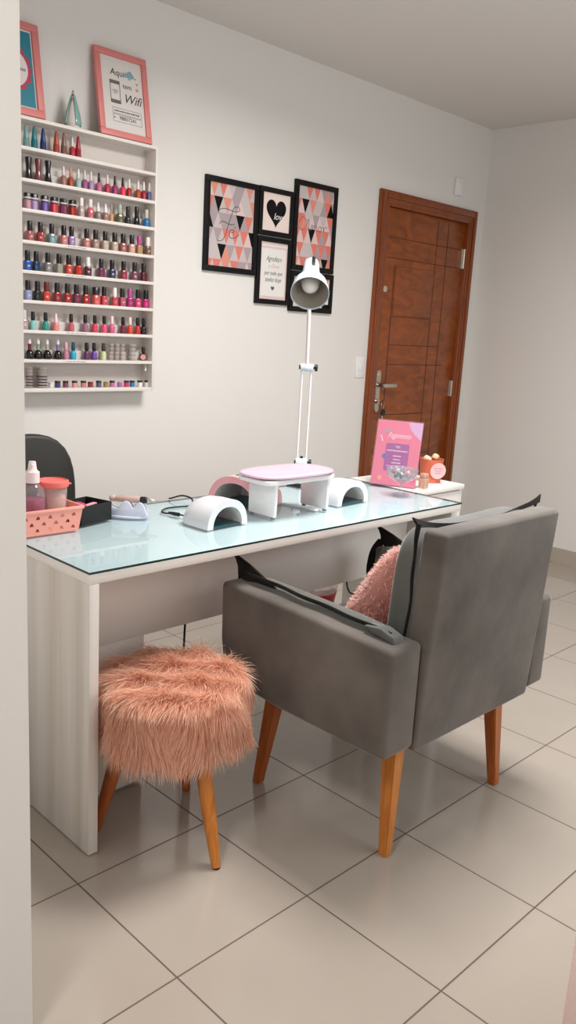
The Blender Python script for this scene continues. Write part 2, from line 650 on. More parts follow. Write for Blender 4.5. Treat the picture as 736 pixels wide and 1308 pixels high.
# ================================================================== DESK
DX, DE, DF, DB = 0.075, 1.654, 0.075, 0.645
desk = thing('manicure_desk', 'long white manicure desk with pale glass top standing in front of the polish rack', 'desk', (0.86, 0.36, 0))
bm = NB(); box(bm, DX, DE, DF, DB, 0.737, 0.7625, 0.0012)
obj('desk_board', bm, WHITE, desk)
bm = NB(); box(bm, DX, DX+0.028, DF, DB, 0.004, 0.737, 0.0012)
obj('side_panel', bm, GRAIN, desk)
bm = NB(); box(bm, DE-0.028, DE, DF+0.02, 0.279, 0.004, 0.737, 0.0012)
obj('side_panel', bm, GRAIN, desk)
bm = NB(); box(bm, DX+0.028, DE-0.028, 0.292, 0.31, 0.47, 0.737, 0.001)
obj('modesty_panel', bm, WHITE, desk)
bm = NB(); box(bm, DX+0.028, 0.392, 0.292, 0.317, 0.012, 0.47, 0.001)
obj('foot_panel', bm, WHITE, desk)
GLASS = clear('table_glass', 'f0f9fc', 0.05, 0.015, 1.5)
GEDGE = mat('glass_edge', '1f3532', 0.15)
bm = NB(); box(bm, DX-0.001, DE+0.001, DF-0.002, DB, 0.763, 0.769)
for f in bm.faces:
    if abs(f.normal.z) < 0.5:
        f.material_index = 1
g = obj('glass_top', bm, [GLASS, GEDGE], desk)
g['label'] = 'clear glass sheet with dark edge'

# cabinet beside the desk
cab = thing('drawer_cabinet', 'narrow white drawer cabinet set back at the right end of the manicure desk', 'cabinet', (1.82, 0.45, 0))
CF, CB, CX0, CX1 = 0.283, 0.622, 1.656, 1.990
bm = NB()
box(bm, CX0, CX0+0.018, CF+0.01, CB, 0.0, 0.751); box(bm, CX1-0.018, CX1, CF+0.01, CB, 0.0, 0.751)
box(bm, CX0+0.018, CX1-0.018, CB-0.018, CB, 0.02, 0.751); box(bm, CX0+0.018, CX1-0.018, CF+0.02, CB-0.018, 0.05, 0.068)
obj('body', bm, WHITE, cab)
bm = NB(); box(bm, CX0, CX1, CF, CB, 0.751, 0.771, 0.0012)
obj('top', bm, WHITE, cab)
for z0, z1 in ((0.60, 0.745), (0.43, 0.59), (0.07, 0.42)):
    bm = NB(); box(bm, CX0+0.02, CX1-0.02, CF+0.008, CF+0.026, z0, z1, 0.001)
    d = obj('drawer', bm, WHITE, cab)
    bm = NB(); lathe(bm, [(0.005, 0), (0.005, 0.012), (0.010, 0.016), (0.009, 0.022), (0, 0.024)], (1.826, CF+0.008, (z0+z1)/2), 14, axis=(0, -1, 0))
    obj('knob', bm, STEEL, d)

# ================================================================== ARMCHAIR
VEL = mat('grey_velvet', '5f5954', 0.8, spec=0.15, sheen=0.45, noise=0.30, nscale=5.0, bump=0.12, bscale=26)
VELI = mat('grey_velvet_cushion', '5a5b58', 0.75, spec=0.18, sheen=0.6, noise=0.14, nscale=7.0, bump=0.15, bscale=22)
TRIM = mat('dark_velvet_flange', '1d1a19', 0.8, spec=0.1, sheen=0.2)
ch = thing('armchair', 'grey velvet armchair with tapered wooden legs pulled up to the manicure desk', 'armchair', (0.955, -0.17, 0))
AX0, AX1 = 0.562, 1.352
RY = -0.475
def lean(c):
    return Vector((c.x, c.y - (c.z-0.31)*0.06, c.z))
def arm_shell(x0, x1):
    bm = NB()
    prof = [(RY, 0.335), (-0.10, 0.335), (0.05, 0.345), (0.11, 0.37), (0.142, 0.41), (0.152, 0.47), (0.156, 0.64), (-0.10, 0.636), (RY, 0.622)]
    prism(bm, prof, 'x', x0, x1, 0.014, 3)
    return bm
obj('arm', arm_shell(AX0, 0.686), VEL, ch)
obj('arm', arm_shell(1.262, AX1), VEL, ch)
# base box under the seat
bm = NB(); box(bm, 0.683, 1.265, RY+0.03, 0.13, 0.332, 0.40, 0.01)
obj('seat_base', bm, VEL, ch)
# back shell
bm = NB(); box(bm, 0.690, 1.258, RY, RY+0.072, 0.318, 0.903, 0.012, 3)
bmesh.ops.subdivide_edges(bm, edges=[e for e in bm.edges if e.calc_length() > 0.3], cuts=4)
for v in bm.verts:
    v.co = lean(v.co)
obj('back', bm, VEL, ch)
# cushions
bm = NB(); cushion(bm, 0.694, 1.254, -0.37, 0.165, 0.39, 0.475, p=5, n=14)
obj('seat_cushion', bm, VELI, ch)
bm = NB(); cushion(bm, 0.690, 1.258, -0.435, -0.31, 0.44, 0.915, p=5, n=16, fn=lambda c: Vector((c.x, c.y - (c.z-0.31)*0.06, c.z - 0.018*(1-((c.x-0.974)/0.284)**2)*max(0, (c.z-0.7)/0.2))))
bc = obj('back_cushion', bm, VELI, ch)
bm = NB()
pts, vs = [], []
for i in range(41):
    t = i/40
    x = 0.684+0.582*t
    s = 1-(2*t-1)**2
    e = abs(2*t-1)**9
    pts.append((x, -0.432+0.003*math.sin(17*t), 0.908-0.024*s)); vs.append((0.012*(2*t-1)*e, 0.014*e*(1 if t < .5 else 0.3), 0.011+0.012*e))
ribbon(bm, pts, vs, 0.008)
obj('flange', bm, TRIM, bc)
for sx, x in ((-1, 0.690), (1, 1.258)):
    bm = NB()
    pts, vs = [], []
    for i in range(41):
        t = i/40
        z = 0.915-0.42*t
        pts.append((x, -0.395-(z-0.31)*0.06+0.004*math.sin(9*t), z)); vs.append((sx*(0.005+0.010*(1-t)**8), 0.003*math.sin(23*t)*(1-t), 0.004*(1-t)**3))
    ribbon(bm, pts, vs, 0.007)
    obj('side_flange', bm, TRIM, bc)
for sx, xa, xb, xm in ((-1, 0.606, 0.698, 0.624), (1, 1.252, 1.326, 1.288)):
    bm = NB(); cushion(bm, xa, xb, -0.440, 0.158, 0.42, 0.650, p=5, n=14, fn=lambda c: Vector((c.x, c.y, c.z+0.012*max(0, (c.y)/0.16)-0.010*max(0, -c.y/0.4))))
    ap = obj('arm_cushion', bm, VELI, ch)
    # one seam flange round the middle of the cushion: along the top, up into an ear, down the front
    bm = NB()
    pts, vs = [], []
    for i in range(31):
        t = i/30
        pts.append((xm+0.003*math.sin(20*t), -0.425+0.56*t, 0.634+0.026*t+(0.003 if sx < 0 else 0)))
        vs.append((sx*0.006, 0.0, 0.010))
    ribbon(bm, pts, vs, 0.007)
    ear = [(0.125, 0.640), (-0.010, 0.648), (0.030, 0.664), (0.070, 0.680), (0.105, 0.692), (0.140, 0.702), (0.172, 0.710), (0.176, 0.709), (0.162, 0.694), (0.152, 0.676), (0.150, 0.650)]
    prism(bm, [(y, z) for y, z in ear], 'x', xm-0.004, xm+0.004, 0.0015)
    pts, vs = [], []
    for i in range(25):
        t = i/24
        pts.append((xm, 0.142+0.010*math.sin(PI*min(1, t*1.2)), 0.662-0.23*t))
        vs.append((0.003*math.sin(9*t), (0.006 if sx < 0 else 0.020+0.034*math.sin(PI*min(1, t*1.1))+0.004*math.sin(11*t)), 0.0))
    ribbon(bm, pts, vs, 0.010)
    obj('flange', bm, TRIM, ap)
    # folded rear corner of the cushion
    bm = NB(); prism(bm, [(-0.447, 0.622), (-0.440, 0.640), (-0.40, 0.652), (-0.345, 0.646), (-0.37, 0.634)], 'x', xm-0.018, xm+0.022, 0.004)
    obj('fold', bm, VELI, ap)
def taper_leg(tx, ty, bx, by, zt, st, sb):
    bm = NB()
    t = NB()
    vs = []
    for (cx, cy, z, s) in ((tx, ty, zt, st), (bx, by, 0.0, sb)):
        vs.append([t.verts.new((cx+a*s, cy+b*s, z)) for a, b in ((-1, -1), (1, -1), (1, 1), (-1, 1))])
    t.faces.new(vs[0]); t.faces.new(vs[1][::-1])
    for k in range(4):
        t.faces.new((vs[0][k], vs[0][(k+1) % 4], vs[1][(k+1) % 4], vs[1][k]))
    bmesh.ops.recalc_face_normals(t, faces=t.faces)
    bmesh.ops.bevel(t, geom=list(t.edges), offset=0.003, segments=2, affect='EDGES')
    merge(bm, t)
    return bm
for bx, by, tx, ty, m in ((0.680, -0.421, 0.712, -0.395, LEGW), (1.233, -0.415, 1.196, -0.395, LEGD), (0.665, 0.065, 0.702, 0.035, LEGD), (1.225, 0.065, 1.19, 0.035, LEGD)):
    obj('leg', taper_leg(tx, ty, bx, by, 0.336, 0.0235, 0.0135), m, ch)

# pink shaggy cushion on the chair
def rot_pt(p, o, ang, ax):
    return o + Matrix.Rotation(ang, 3, ax) @ (p-o)
SHAG = fibre('pink_shag', 'f2ccc3')
SHAG2 = fibre('pink_shag_light', 'f8e0da')
SHAG3 = fibre('pink_shag_deep', 'e8b8ae')
pc = Vector((0.962, -0.190, 0.628))
Mp = Matrix.Translation(pc) @ Euler((math.radians(30), math.radians(6), math.radians(2))).to_matrix().to_4x4()
def pillow_pt(u, v, side, w=0.168, h=0.172, d=0.058):
    k = max(0.0, (1-abs(u)**3.2)*(1-abs(v)**3.2))**0.6
    pin = 1-0.06*(1-abs(u)**2)*abs(v)**4
    return Vector((u*w*(1-0.07*(1-v*v)*0), side*d*k, v*h*pin))
bm = NB()
N = 22
for side in (1, -1):
    grid = [[bm.verts.new(pillow_pt(-1+2*i/N, -1+2*j/N, side)) for j in range(N+1)] for i in range(N+1)]
    for i in range(N):
        for j in range(N):
            bm.faces.new((grid[i][j], grid[i+1][j], grid[i+1][j+1], grid[i][j+1]))
bmesh.ops.remove_doubles(bm, verts=bm.verts, dist=1e-5)
place(bm, Mp)
pl = tag(obj('throw_cushion', bm, SHAG3, base=(pc.x, pc.y, 0.47)), 'pink shaggy square throw cushion leaning against the back of the grey armchair', 'cushion')
def strand(t, p, dirs, w, mi):
    """flat tapering strand through a list of step vectors"""
    cur = Vector(p)
    side = dirs[0].cross(Vector((rng.uniform(-1, 1), rng.uniform(-1, 1), rng.uniform(-1, 1))))
    if side.length < 1e-6:
        side = dirs[0].orthogonal()
    side.normalize()
    prev = (t.verts.new(cur - side*w/2), t.verts.new(cur + side*w/2))
    n = len(dirs)
    for i, d in enumerate(dirs):
        cur = cur + d
        if i == n-1:
            f = t.faces.new((prev[0], prev[1], t.verts.new(cur)))
        else:
            ww = w*(1-0.5*(i+1)/n)
            nx = (t.verts.new(cur - side*ww/2), t.verts.new(cur + side*ww/2))
            f = t.faces.new((prev[0], prev[1], nx[1], nx[0]))
            prev = nx
        f.material_index = mi
        f.smooth = True
bm = NB()
R3 = Mp.to_3x3()
for i in range(9000):
    u, v, side = rng.uniform(-1, 1), rng.uniform(-1, 1), rng.choice((1, 1, -1))
    p = pillow_pt(u, v, side)
    e = 0.01
    a = pillow_pt(min(1, u+e), v, side)-pillow_pt(max(-1, u-e), v, side)
    b = pillow_pt(u, min(1, v+e), side)-pillow_pt(u, max(-1, v-e), side)
    n = b.cross(a)*side
    n = n.normalized() if n.length > 1e-9 else Vector((0, side, 0))
    n = (n + 0.35*Vector((u*abs(u)**5, 0, v*abs(v)**5))).normalized()
    r = Vector((rng.uniform(-1, 1), rng.uniform(-1, 1), rng.uniform(-1, 1)))*0.75
    L = rng.uniform(0.009, 0.015)
    d1 = (n + r*0.6).normalized()*L*0.5
    d2 = (n*0.5 + r).normalized()*L*0.5
    d3 = (n*0.1 + r + Vector((0, 0, -0.5))).normalized()*L*0.4
    strand(bm, Mp @ p, [R3 @ d1, R3 @ d2, R3 @ d3], rng.uniform(0.0025, 0.0045), rng.choice((0, 0, 1, 2)))
s = obj('shag', bm, [SHAG, SHAG2, SHAG3], pl, keep=True)
s['kind'] = 'stuff'

# ================================================================== FUR STOOL
st = thing('fur_stool', 'round stool with long salmon pink fur seat and wooden legs under the manicure desk', 'stool', (0.305, 0.045, 0))
FUR = [fibre('fur_a', 'f6cab0'), fibre('fur_b', 'fadcca'), fibre('fur_c', 'ecb597')]
SC = Vector((0.312, 0.040, 0))
SR, SZ0, SZ1 = 0.190, 0.305, 0.452
bm = NB(); lathe(bm, [(0, SZ0), (SR-0.02, SZ0), (SR, SZ0+0.02), (SR, SZ1-0.035), (SR-0.012, SZ1-0.012), (SR-0.04, SZ1), (0, SZ1+0.004)], SC, 48)
seat = obj('seat', bm, FUR[2], st)
bm = NB()
flow = Vector((-0.75, -0.5, 0))
clumps = [(Vector((rng.uniform(-1, 1), rng.uniform(-1, 1), 0)), rng.uniform(0, 1)) for _ in range(60)]
def fur_clip(p):
    return p.x < 0.110 and p.y > 0.05
cnt = 0
while cnt < 32000:
    if rng.random() < 0.47:
        a, rr = rng.uniform(0, 2*PI), (SR-0.004)*math.sqrt(rng.random())
        z = SZ1 if rr < SR-0.04 else SZ1-(rr-(SR-0.04))**2*8
        p = SC + Vector((rr*math.cos(a), rr*math.sin(a), z))
        n = Vector((0, 0, 1))
        rad = Vector((math.cos(a), math.sin(a), 0))
        top = True
        tangent = flow*0.95 + rad*(0.55*(rr/SR)**2) + Vector((0, 0, -0.5*(rr/SR)**6))
    else:
        a, z = rng.uniform(0, 2*PI), rng.uniform(SZ0+0.004, SZ1-0.01)
        rad = Vector((math.cos(a), math.sin(a), 0))
        p = SC + rad*SR + Vector((0, 0, z))
        n = rad
        top = False
        tangent = Vector((0, 0, -1)) + 0.35*Vector((-rad.y, rad.x, 0))*math.sin(a*5+2)
    w1 = Vector((math.sin(p.x*55+p.z*30), math.sin(p.y*60-p.z*25), math.sin((p.x+p.y)*45)))*0.28
    jit = Vector((rng.gauss(0, 1), rng.gauss(0, 1), rng.gauss(0, 1)))*0.12
    L = rng.uniform(0.042, 0.075)
    if top:
        L *= 0.95
    g = Vector((0, 0, -1))
    lift = 0.40 if top else 0.40
    dirs = []
    for s_ in range(4):
        k = s_/3
        d = n*lift*(1-0.85*k) + tangent*(0.55+0.5*k) + w1*(0.4+k) + jit*(0.5+k) + g*(0.05+0.55*k if not top else 0.15*k)
        dirs.append(d.normalized()*L/4)
    tip = p + dirs[0]+dirs[1]+dirs[2]+dirs[3]
    cnt += 1
    if fur_clip(tip) or fur_clip(p):
        continue
    strand(bm, p, dirs, rng.uniform(0.0009, 0.0017), rng.choice((0, 0, 1, 2)))
fo = obj('fur', bm, FUR, seat, keep=True)
fo['kind'] = 'stuff'
FOOT = mat('rubber_foot', '1a1614', 0.6)
for bx, by, tx, ty, m in ((0.299, -0.172, 0.302, -0.09, LEGW), (0.466, 0.167, 0.405, 0.115, LEGD), (0.152, 0.162, 0.215, 0.115, LEGD)):
    bm = NB()
    tube(bm, [(tx, ty, 0.305), (tx*0.5+bx*0.5, ty*0.5+by*0.5, 0.155), (bx, by, 0.004)], [0.021, 0.0195, 0.0125], 18)
    lg = obj('leg', bm, m, st)
    bm = NB(); lathe(bm, [(0.010, 0), (0.010, 0.006)], (bx, by, 0), 14)
    obj('foot_cap', bm, FOOT, lg)

# ================================================================== BLACK CHAIR BEHIND THE DESK
bk = thing('task_chair', 'black chair with rounded backrest behind the left end of the desk', 'chair', (0.395, 0.83, 0))
BFAB = mat('black_chair_fabric', '26241f', 0.55, bump=0.05, bscale=300)
bm = NB()
cx, cz = 0.395, 0.72
prof = []
for k in range(40):
    a = 2*PI*k/40
    f = (abs(math.cos(a))**3.0+abs(math.sin(a))**3.0)**(-1/3.0)
    prof.append((cx+0.178*f*math.cos(a), cz+0.245*f*math.sin(a)))
prism(bm, prof, 'y', 0.985, 1.03, 0.014, 3)
for v in bm.verts:
    v.co.y -= 0.30*((v.co.x-cx)**2)*2
obj('backrest', bm, BFAB, bk)
bm = NB(); cushion(bm, 0.17, 0.62, 0.68, 0.98, 0.42, 0.50, p=5, n=10)
obj('seat', bm, BFAB, bk)
bm = NB(); prism(bm, [(0.80, 0.395), (1.055, 0.395), (1.075, 0.42), (1.075, 0.66), (1.05, 0.66), (1.05, 0.42), (0.80, 0.415)], 'x', 0.365, 0.425, 0.004)
obj('back_bracket', bm, BLACK, bk)
bm = NB(); lathe(bm, [(0.03, 0.09), (0.03, 0.25), (0.018, 0.26), (0.018, 0.42)], (0.395, 0.83, 0), 18)
obj('column', bm, BLACK, bk)
for k in range(5):
    a = 2*PI*k/5+0.3
    d = Vector((math.cos(a), math.sin(a), 0))
    o_ = Vector((0.395, 0.83, 0))
    bm = NB(); tube(bm, [o_+d*0.02+Vector((0, 0, 0.10)), o_+d*0.15+Vector((0, 0, 0.085)), o_+d*0.25+Vector((0, 0, 0.06))], [0.02, 0.016, 0.012], 10)
    lg = obj('leg', bm, BLACK, bk)
    bm = NB(); lathe(bm, [(0.012, -0.012), (0.025, -0.010), (0.025, 0.010), (0.012, 0.012)], o_+d*0.255+Vector((0, 0, 0.025)), 16, axis=(-d.y, d.x, 0)); tube(bm, [o_+d*0.25+Vector((0, 0, 0.065)), o_+d*0.255+Vector((0, 0, 0.03))], 0.006, 8)
    obj('caster', bm, BLACK, lg)

# red bin behind the desk
bn = thing('waste_bin', 'dark red waste bin with pale liner on the floor behind the desk', 'bin', (1.865, 0.98, 0))
bm = NB(); lathe(bm, [(0.0, 0.0), (0.085, 0.0), (0.112, 0.15), (0.107, 0.15), (0.08, 0.006), (0, 0.006)], (1.865, 0.98, 0), 36)
obj('body', bm, mat('red_bin_plastic', 'a8313a', 0.4), bn)
bm = NB(); lathe(bm, [(0.100, 0.105), (0.108, 0.152), (0.116, 0.18), (0.1145, 0.182), (0.105, 0.152), (0.097, 0.105)], (1.865, 0.98, 0), 36, cap=False)
for i, v in enumerate(bm.verts):
    v.co.z += 0.004*math.sin(i*2.3)
obj('liner', bm, clear('bin_liner', 'e4d8d6', 0.6, 0.2), bn)

# black cords hanging behind the modesty panel
CORD = mat('black_cord', '141214', 0.5)
for lab, pts in (('black power cord hanging below the desk between the stool and the armchair', [(0.60, 0.335, 0.70), (0.60, 0.36, 0.5), (0.598, 0.365, 0.36), (0.602, 0.37, 0.2), (0.62, 0.40, 0.03), (0.70, 0.46, 0.004), (0.85, 0.50, 0.004)]),
                 ('black power cord curving beside the front of the right chair arm', [(1.53, 0.335, 0.70), (1.545, 0.42, 0.45), (1.538, 0.498, 0.385), (1.555, 0.50, 0.325), (1.60, 0.50, 0.295), (1.622, 0.53, 0.20), (1.615, 0.60, 0.03), (1.56, 0.72, 0.004)])):
    bm = NB(); tube(bm, spline(pts, 8), 0.0035, 8)
    tag(obj('power_cord', bm, CORD, base=(pts[-1][0], pts[-1][1], 0)), lab, 'cord')

# pale pink pouf in the near right corner
PK = mat('pale_pink_terry', 'f4d4ca', 0.95, spec=0.1, sheen=0.4, bump=0.4, bscale=240)
pf = thing('ottoman', 'pale pink fabric ottoman cut off by the bottom right corner of the picture', 'ottoman', (0.70, -1.22, 0))
bm = NB()
ox, oy = 0.486, -1.026
yw_ = math.radians(-45.5)
Mo = Matrix.Translation((ox, oy, 0)) @ Matrix.Rotation(yw_, 4, 'Z')
box(bm, 0.0, 0.40, -0.40, 0.0, 0.02, 0.40, 0.012, 3, mtx=Mo)
obj('body', bm, PK, pf)
bm = NB(); cushion(bm, -0.004, 0.404, -0.404, 0.004, 0.40, 0.47, p=7, n=10); place(bm, Mo)
obj('seat_pad', bm, PK, pf)
# ================================================================== THINGS ON THE DESK
TZ = 0.769
# --- white dome nail lamps and the pink one
def dome_lamp(name, label, w, dpt, h, hexc, loc, rotz, wall=0.023, display=False):
    """arched housing open to local -y; footprint w (x) by dpt (y)"""
    t = thing(name, label, 'nail lamp', loc, None)
    M = Matrix.Translation(loc) @ Matrix.Rotation(rotz, 4, 'Z')
    shell = mat('lamp_shell_'+hexc, hexc, 0.18, coat=0.5)
    n = 24
    def arch(ww, hh, y, zz=0.0):
        out = []
        for k in range(n+1):
            a = PI*k/n
            e = 2.2
            ca, sa = math.cos(a), math.sin(a)
            f = (abs(ca)**e+abs(sa)**e)**(-1/e)
            out.append((ww/2*ca*f, y, zz+hh*sa*f))
        return out
    bm = NB()
    # outer skin: front to rounded tail
    steps = [(0.0, 1.0, 1.0), (0.35, 1.0, 1.0), (0.65, 0.97, 0.96), (0.85, 0.88, 0.82), (0.96, 0.74, 0.58), (1.0, 0.62, 0.36)]
    rows = []
    for s, fw, fh in steps:
        rows.append([bm.verts.new(p) for p in arch(w*fw, h*fh, dpt*s-dpt/2)])
    inner_f = [bm.verts.new(p) for p in arch(w-2*wall, h-wall, -dpt/2)]
    inner_b = [bm.verts.new(p) for p in arch((w-2*wall)*0.94, (h-wall)*0.92, dpt*0.30)]
    def skin(a, b):
        for k in range(n):
            bm.faces.new((a[k], a[k+1], b[k+1], b[k]))
    for a, b in zip(rows, rows[1:]):
        skin(a, b)
    skin(rows[0], inner_f)
    bm.faces.new(rows[-1])
    place(bm, M)
    obj('housing', bm, shell, t)
    bm = NB()
    a = [bm.verts.new(p) for p in arch(w-2*wall, h-wall, -dpt/2+0.0005)]
    b = [bm.verts.new(p) for p in arch((w-2*wall)*0.94, (h-wall)*0.92, dpt*0.30)]
    for k in range(n):
        bm.faces.new((a[k], a[k+1], b[k+1], b[k]))
    bm.faces.new(b)
    place(bm, M)
    li = obj('reflector', bm, mat('lamp_reflector', 'e4dedb', 0.3, metal=0.0, bump=0.25, bscale=90), t)
    bm = NB(); box(bm, -(w-2*wall)/2+0.002, (w-2*wall)/2-0.002, -dpt/2+0.004, dpt*0.30, 0.0, 0.005, 0.001); place(bm, M)
    obj('base_plate', bm, mat('dark_teal_plate', '17434a', 0.3), t)
    if display:
        bm = NB()
        prof = arch(w*1.012, h*1.012, 0)
        for k in range(8, 13):
            p, q = prof[k], prof[k+1]
            vs = [bm.verts.new(x) for x in ((p[0], -dpt*0.36, p[2]), (q[0], -dpt*0.36, q[2]), (q[0], dpt*0.02, q[2]), (p[0], dpt*0.02, p[2]))]
            f = bm.faces.new(vs)
        bmesh.ops.remove_doubles(bm, verts=bm.verts, dist=1e-6)
        r_ = bmesh.ops.extrude_face_region(bm, geom=list(bm.faces))
        bmesh.ops.translate(bm, verts=[v for v in r_['geom'] if isinstance(v, bmesh.types.BMVert)], vec=(0, 0, -0.003))
        place(bm, M)
        obj('display', bm, mat('black_gloss', '0e0e10', 0.1), t)
    return t
dome_lamp('nail_lamp', 'white domed nail lamp with open arch left of the hand rest on the desk', 0.168, 0.140, 0.084, 'e2e4ea', (0.655, 0.318, TZ), math.radians(4))
dome_lamp('nail_lamp', 'white domed nail lamp with open arch right of the hand rest on the desk', 0.178, 0.135, 0.084, 'e3e5ea', (1.262, 0.340, TZ), math.radians(4))
dome_lamp('nail_lamp', 'pink domed nail lamp partly hidden behind the hand rest', 0.205, 0.21, 0.102, 'f6aeb4', (0.962, 0.486, TZ), math.radians(-74), display=True)

# --- hand rest
hr = thing('hand_rest', 'white manicure hand rest with lilac pink padded top standing on the desk', 'hand rest', (0.968, 0.302, TZ))
bm = NB(); cushion(bm, 0.786, 1.138, 0.210, 0.400, 0.895, 0.916, p=3.0, n=12, fn=lambda c: c)
for v in bm.verts:   # stadium outline
    pass
obj('pad', bm, mat('lilac_pink_vinyl', 'ddb4c8', 0.25, coat=0.4, noise=0.05, nscale=9), hr)
bm = NB(); cushion(bm, 0.800, 1.123, 0.224, 0.386, 0.880, 0.898, p=8, n=10)
obj('tray', bm, WHITEP, hr)
for x0, x1 in ((0.842, 0.856), (1.085, 1.099)):
    bm = NB(); prism(bm, [(0.238, 0.7745), (0.360, 0.7745), (0.362, 0.884), (0.236, 0.884)], 'x', x0, x1, 0.004)
    lg = obj('leg', bm, WHITEP, hr)
    for y in (0.250, 0.347):
        bm = NB(); lathe(bm, [(0.007, TZ), (0.007, TZ+0.006)], ((x0+x1)/2, y, 0), 12)
        obj('rubber_foot', bm, mat('grey_rubber', '77746f', 0.6), lg)

# --- black cord with plug on the glass
bm = NB()
pts = [(0.745, 0.655, TZ+0.004), (0.735, 0.63, TZ+0.010), (0.758, 0.60, TZ+0.022), (0.771, 0.565, TZ+0.016), (0.74, 0.53, TZ+0.004), (0.69, 0.535, TZ+0.003), (0.645, 0.535, TZ+0.003), (0.607, 0.51, TZ+0.003), (0.600, 0.485, TZ+0.003), (0.607, 0.468, TZ+0.004)]
tube(bm, spline(pts, 8), 0.0028, 8)
cd = obj('charger_cord', bm, CORD, base=(0.65, 0.53, TZ))
tag(cd, 'short black charger cord with round plug lying on the glass desk top', 'cord')
bm = NB(); tube(bm, [(0.606, 0.472, TZ+0.006), (0.611, 0.452, TZ+0.006), (0.617, 0.432, TZ+0.006)], [0.004, 0.006, 0.006], 10); tube(bm, [(0.617, 0.432, TZ+0.006), (0.622, 0.418, TZ+0.006)], 0.0025, 8)
obj('plug', bm, BLACK, cd)
bm = NB(); tube(bm, spline([(1.03, 0.40, TZ+0.003), (1.045, 0.34, TZ+0.004), (1.06, 0.30, TZ+0.004), (1.08, 0.275, TZ+0.003)], 6), 0.004, 8); box(bm, 1.052, 1.07, 0.255, 0.30, TZ, TZ+0.008, 0.002)
tag(obj('white_cable', bm, WHITEP, base=(1.05, 0.33, TZ)), 'short white cable lying under the hand rest', 'cable')

# --- handpiece holder
ht = thing('tool_stand', 'white wavy plastic tool stand holding a nail drill on the desk', 'stand', (0.478, 0.515, TZ))
Mh = Matrix.Translation((0.478, 0.515, TZ)) @ Matrix.Rotation(math.radians(-49), 4, 'Z')
HS = mat('pale_blue_plastic', 'd5dcee', 0.2, coat=0.4)
bm = NB()
prof = [(-0.060, 0.0), (0.060, 0.0), (0.060, 0.030), (0.052, 0.046), (0.040, 0.050), (0.030, 0.040), (0.022, 0.032), (0.012, 0.046), (0.0, 0.052), (-0.012, 0.046), (-0.022, 0.030), (-0.036, 0.030), (-0.050, 0.036), (-0.060, 0.028)]
prism(bm, [tuple(p) for p in [(q.x, q.y) for q in spline([(a, b, 0) for a, b in prof], 3, closed=True)]], 'y', -0.020, 0.020, 0.002)
for v in bm.verts:
    if v.co.z > 0.001:
        v.co.y *= 1-0.30*(v.co.z/0.05)
place(bm, Mh)
obj('body', bm, HS, ht)
bm = NB()
def oval_prism(bm, a, b, z0, z1):
    prism(bm, [(a*math.cos(2*PI*k/32), b*math.sin(2*PI*k/32)) for k in range(32)], 'z', z0, z1, 0.001)
oval_prism(bm, 0.066, 0.030, 0.0, 0.006); place(bm, Mh)
obj('base', bm, HS, ht)
dr = thing('nail_drill', 'rose and clear nail drill handpiece lying across the white tool stand', 'nail drill', (0.478, 0.515, TZ+0.05))
Md = Mh @ Matrix.Translation((0.012, 0.0, 0.056))
bm = NB(); lathe(bm, [(0.006, -0.066), (0.010, -0.062), (0.0105, -0.05), (0.009, -0.048), (0.0105, -0.045), (0.0105, 0.02), (0.009, 0.03)], (0, 0, 0), 20, axis=(1, 0, 0)); place(bm, Md)
obj('body', bm, mat('rose_handpiece', 'c8a8a0', 0.2, coat=0.5), dr)
bm = NB(); lathe(bm, [(0.0095, 0.03), (0.0105, 0.034), (0.0105, 0.046), (0.008, 0.052)], (0, 0, 0), 20, axis=(1, 0, 0)); place(bm, Md)
obj('collar', bm, BLACK, dr)
bm = NB(); lathe(bm, [(0.007, 0.052), (0.006, 0.066), (0.003, 0.07), (0.0014, 0.088), (0, 0.089)], (0, 0, 0), 14, axis=(1, 0, 0)); place(bm, Md)
obj('bit', bm, STEEL, dr)

# --- black open box
Mb = Matrix.Translation((0.358, 0.493, TZ)) @ Matrix.Rotation(math.radians(14), 4, 'Z')
bb = thing('open_box', 'small black open box beside the pink basket on the desk', 'box', (0.350, 0.545, TZ))
bm = NB()
w_, d_, h_, k_ = 0.0625, 0.105, 0.056, 0.004
box(bm, -w_, w_, 0, d_, 0, k_, mtx=Mb); box(bm, -w_, w_, 0, k_, k_, h_, 0.001, mtx=Mb); box(bm, -w_, w_, d_-k_, d_, k_, h_, 0.001, mtx=Mb)
box(bm, -w_, -w_+k_, k_, d_-k_, k_, h_, mtx=Mb); box(bm, w_-k_, w_, k_, d_-k_, k_, h_, mtx=Mb)
obj('body', bm, mat('matte_black_card', '0d0c0e', 0.7), bb)
bm = NB()
box(bm, -0.04, 0.05, 0.03, 0.045, 0.046, 0.0495, 0.0012, mtx=Mb @ Matrix.Rotation(math.radians(12), 4, 'Z'))
tag(obj('nail_file', bm, mat('pink_file', 'd89aa8', 0.7), base=(0.35, 0.52, TZ+0.046)), 'pink nail file lying across the top of the black open box', 'nail file')
bm = NB(); cushion(bm, -0.052, -0.005, 0.02, 0.075, 0.006, 0.060, p=2.6, n=5); place(bm, Mb)
tag(obj('cloth_puff', bm, mat('magenta_cloth', 'a83a6c', 0.8), base=(0.32, 0.53, TZ+0.005)), 'magenta crumpled cloth inside the black open box', 'cloth')

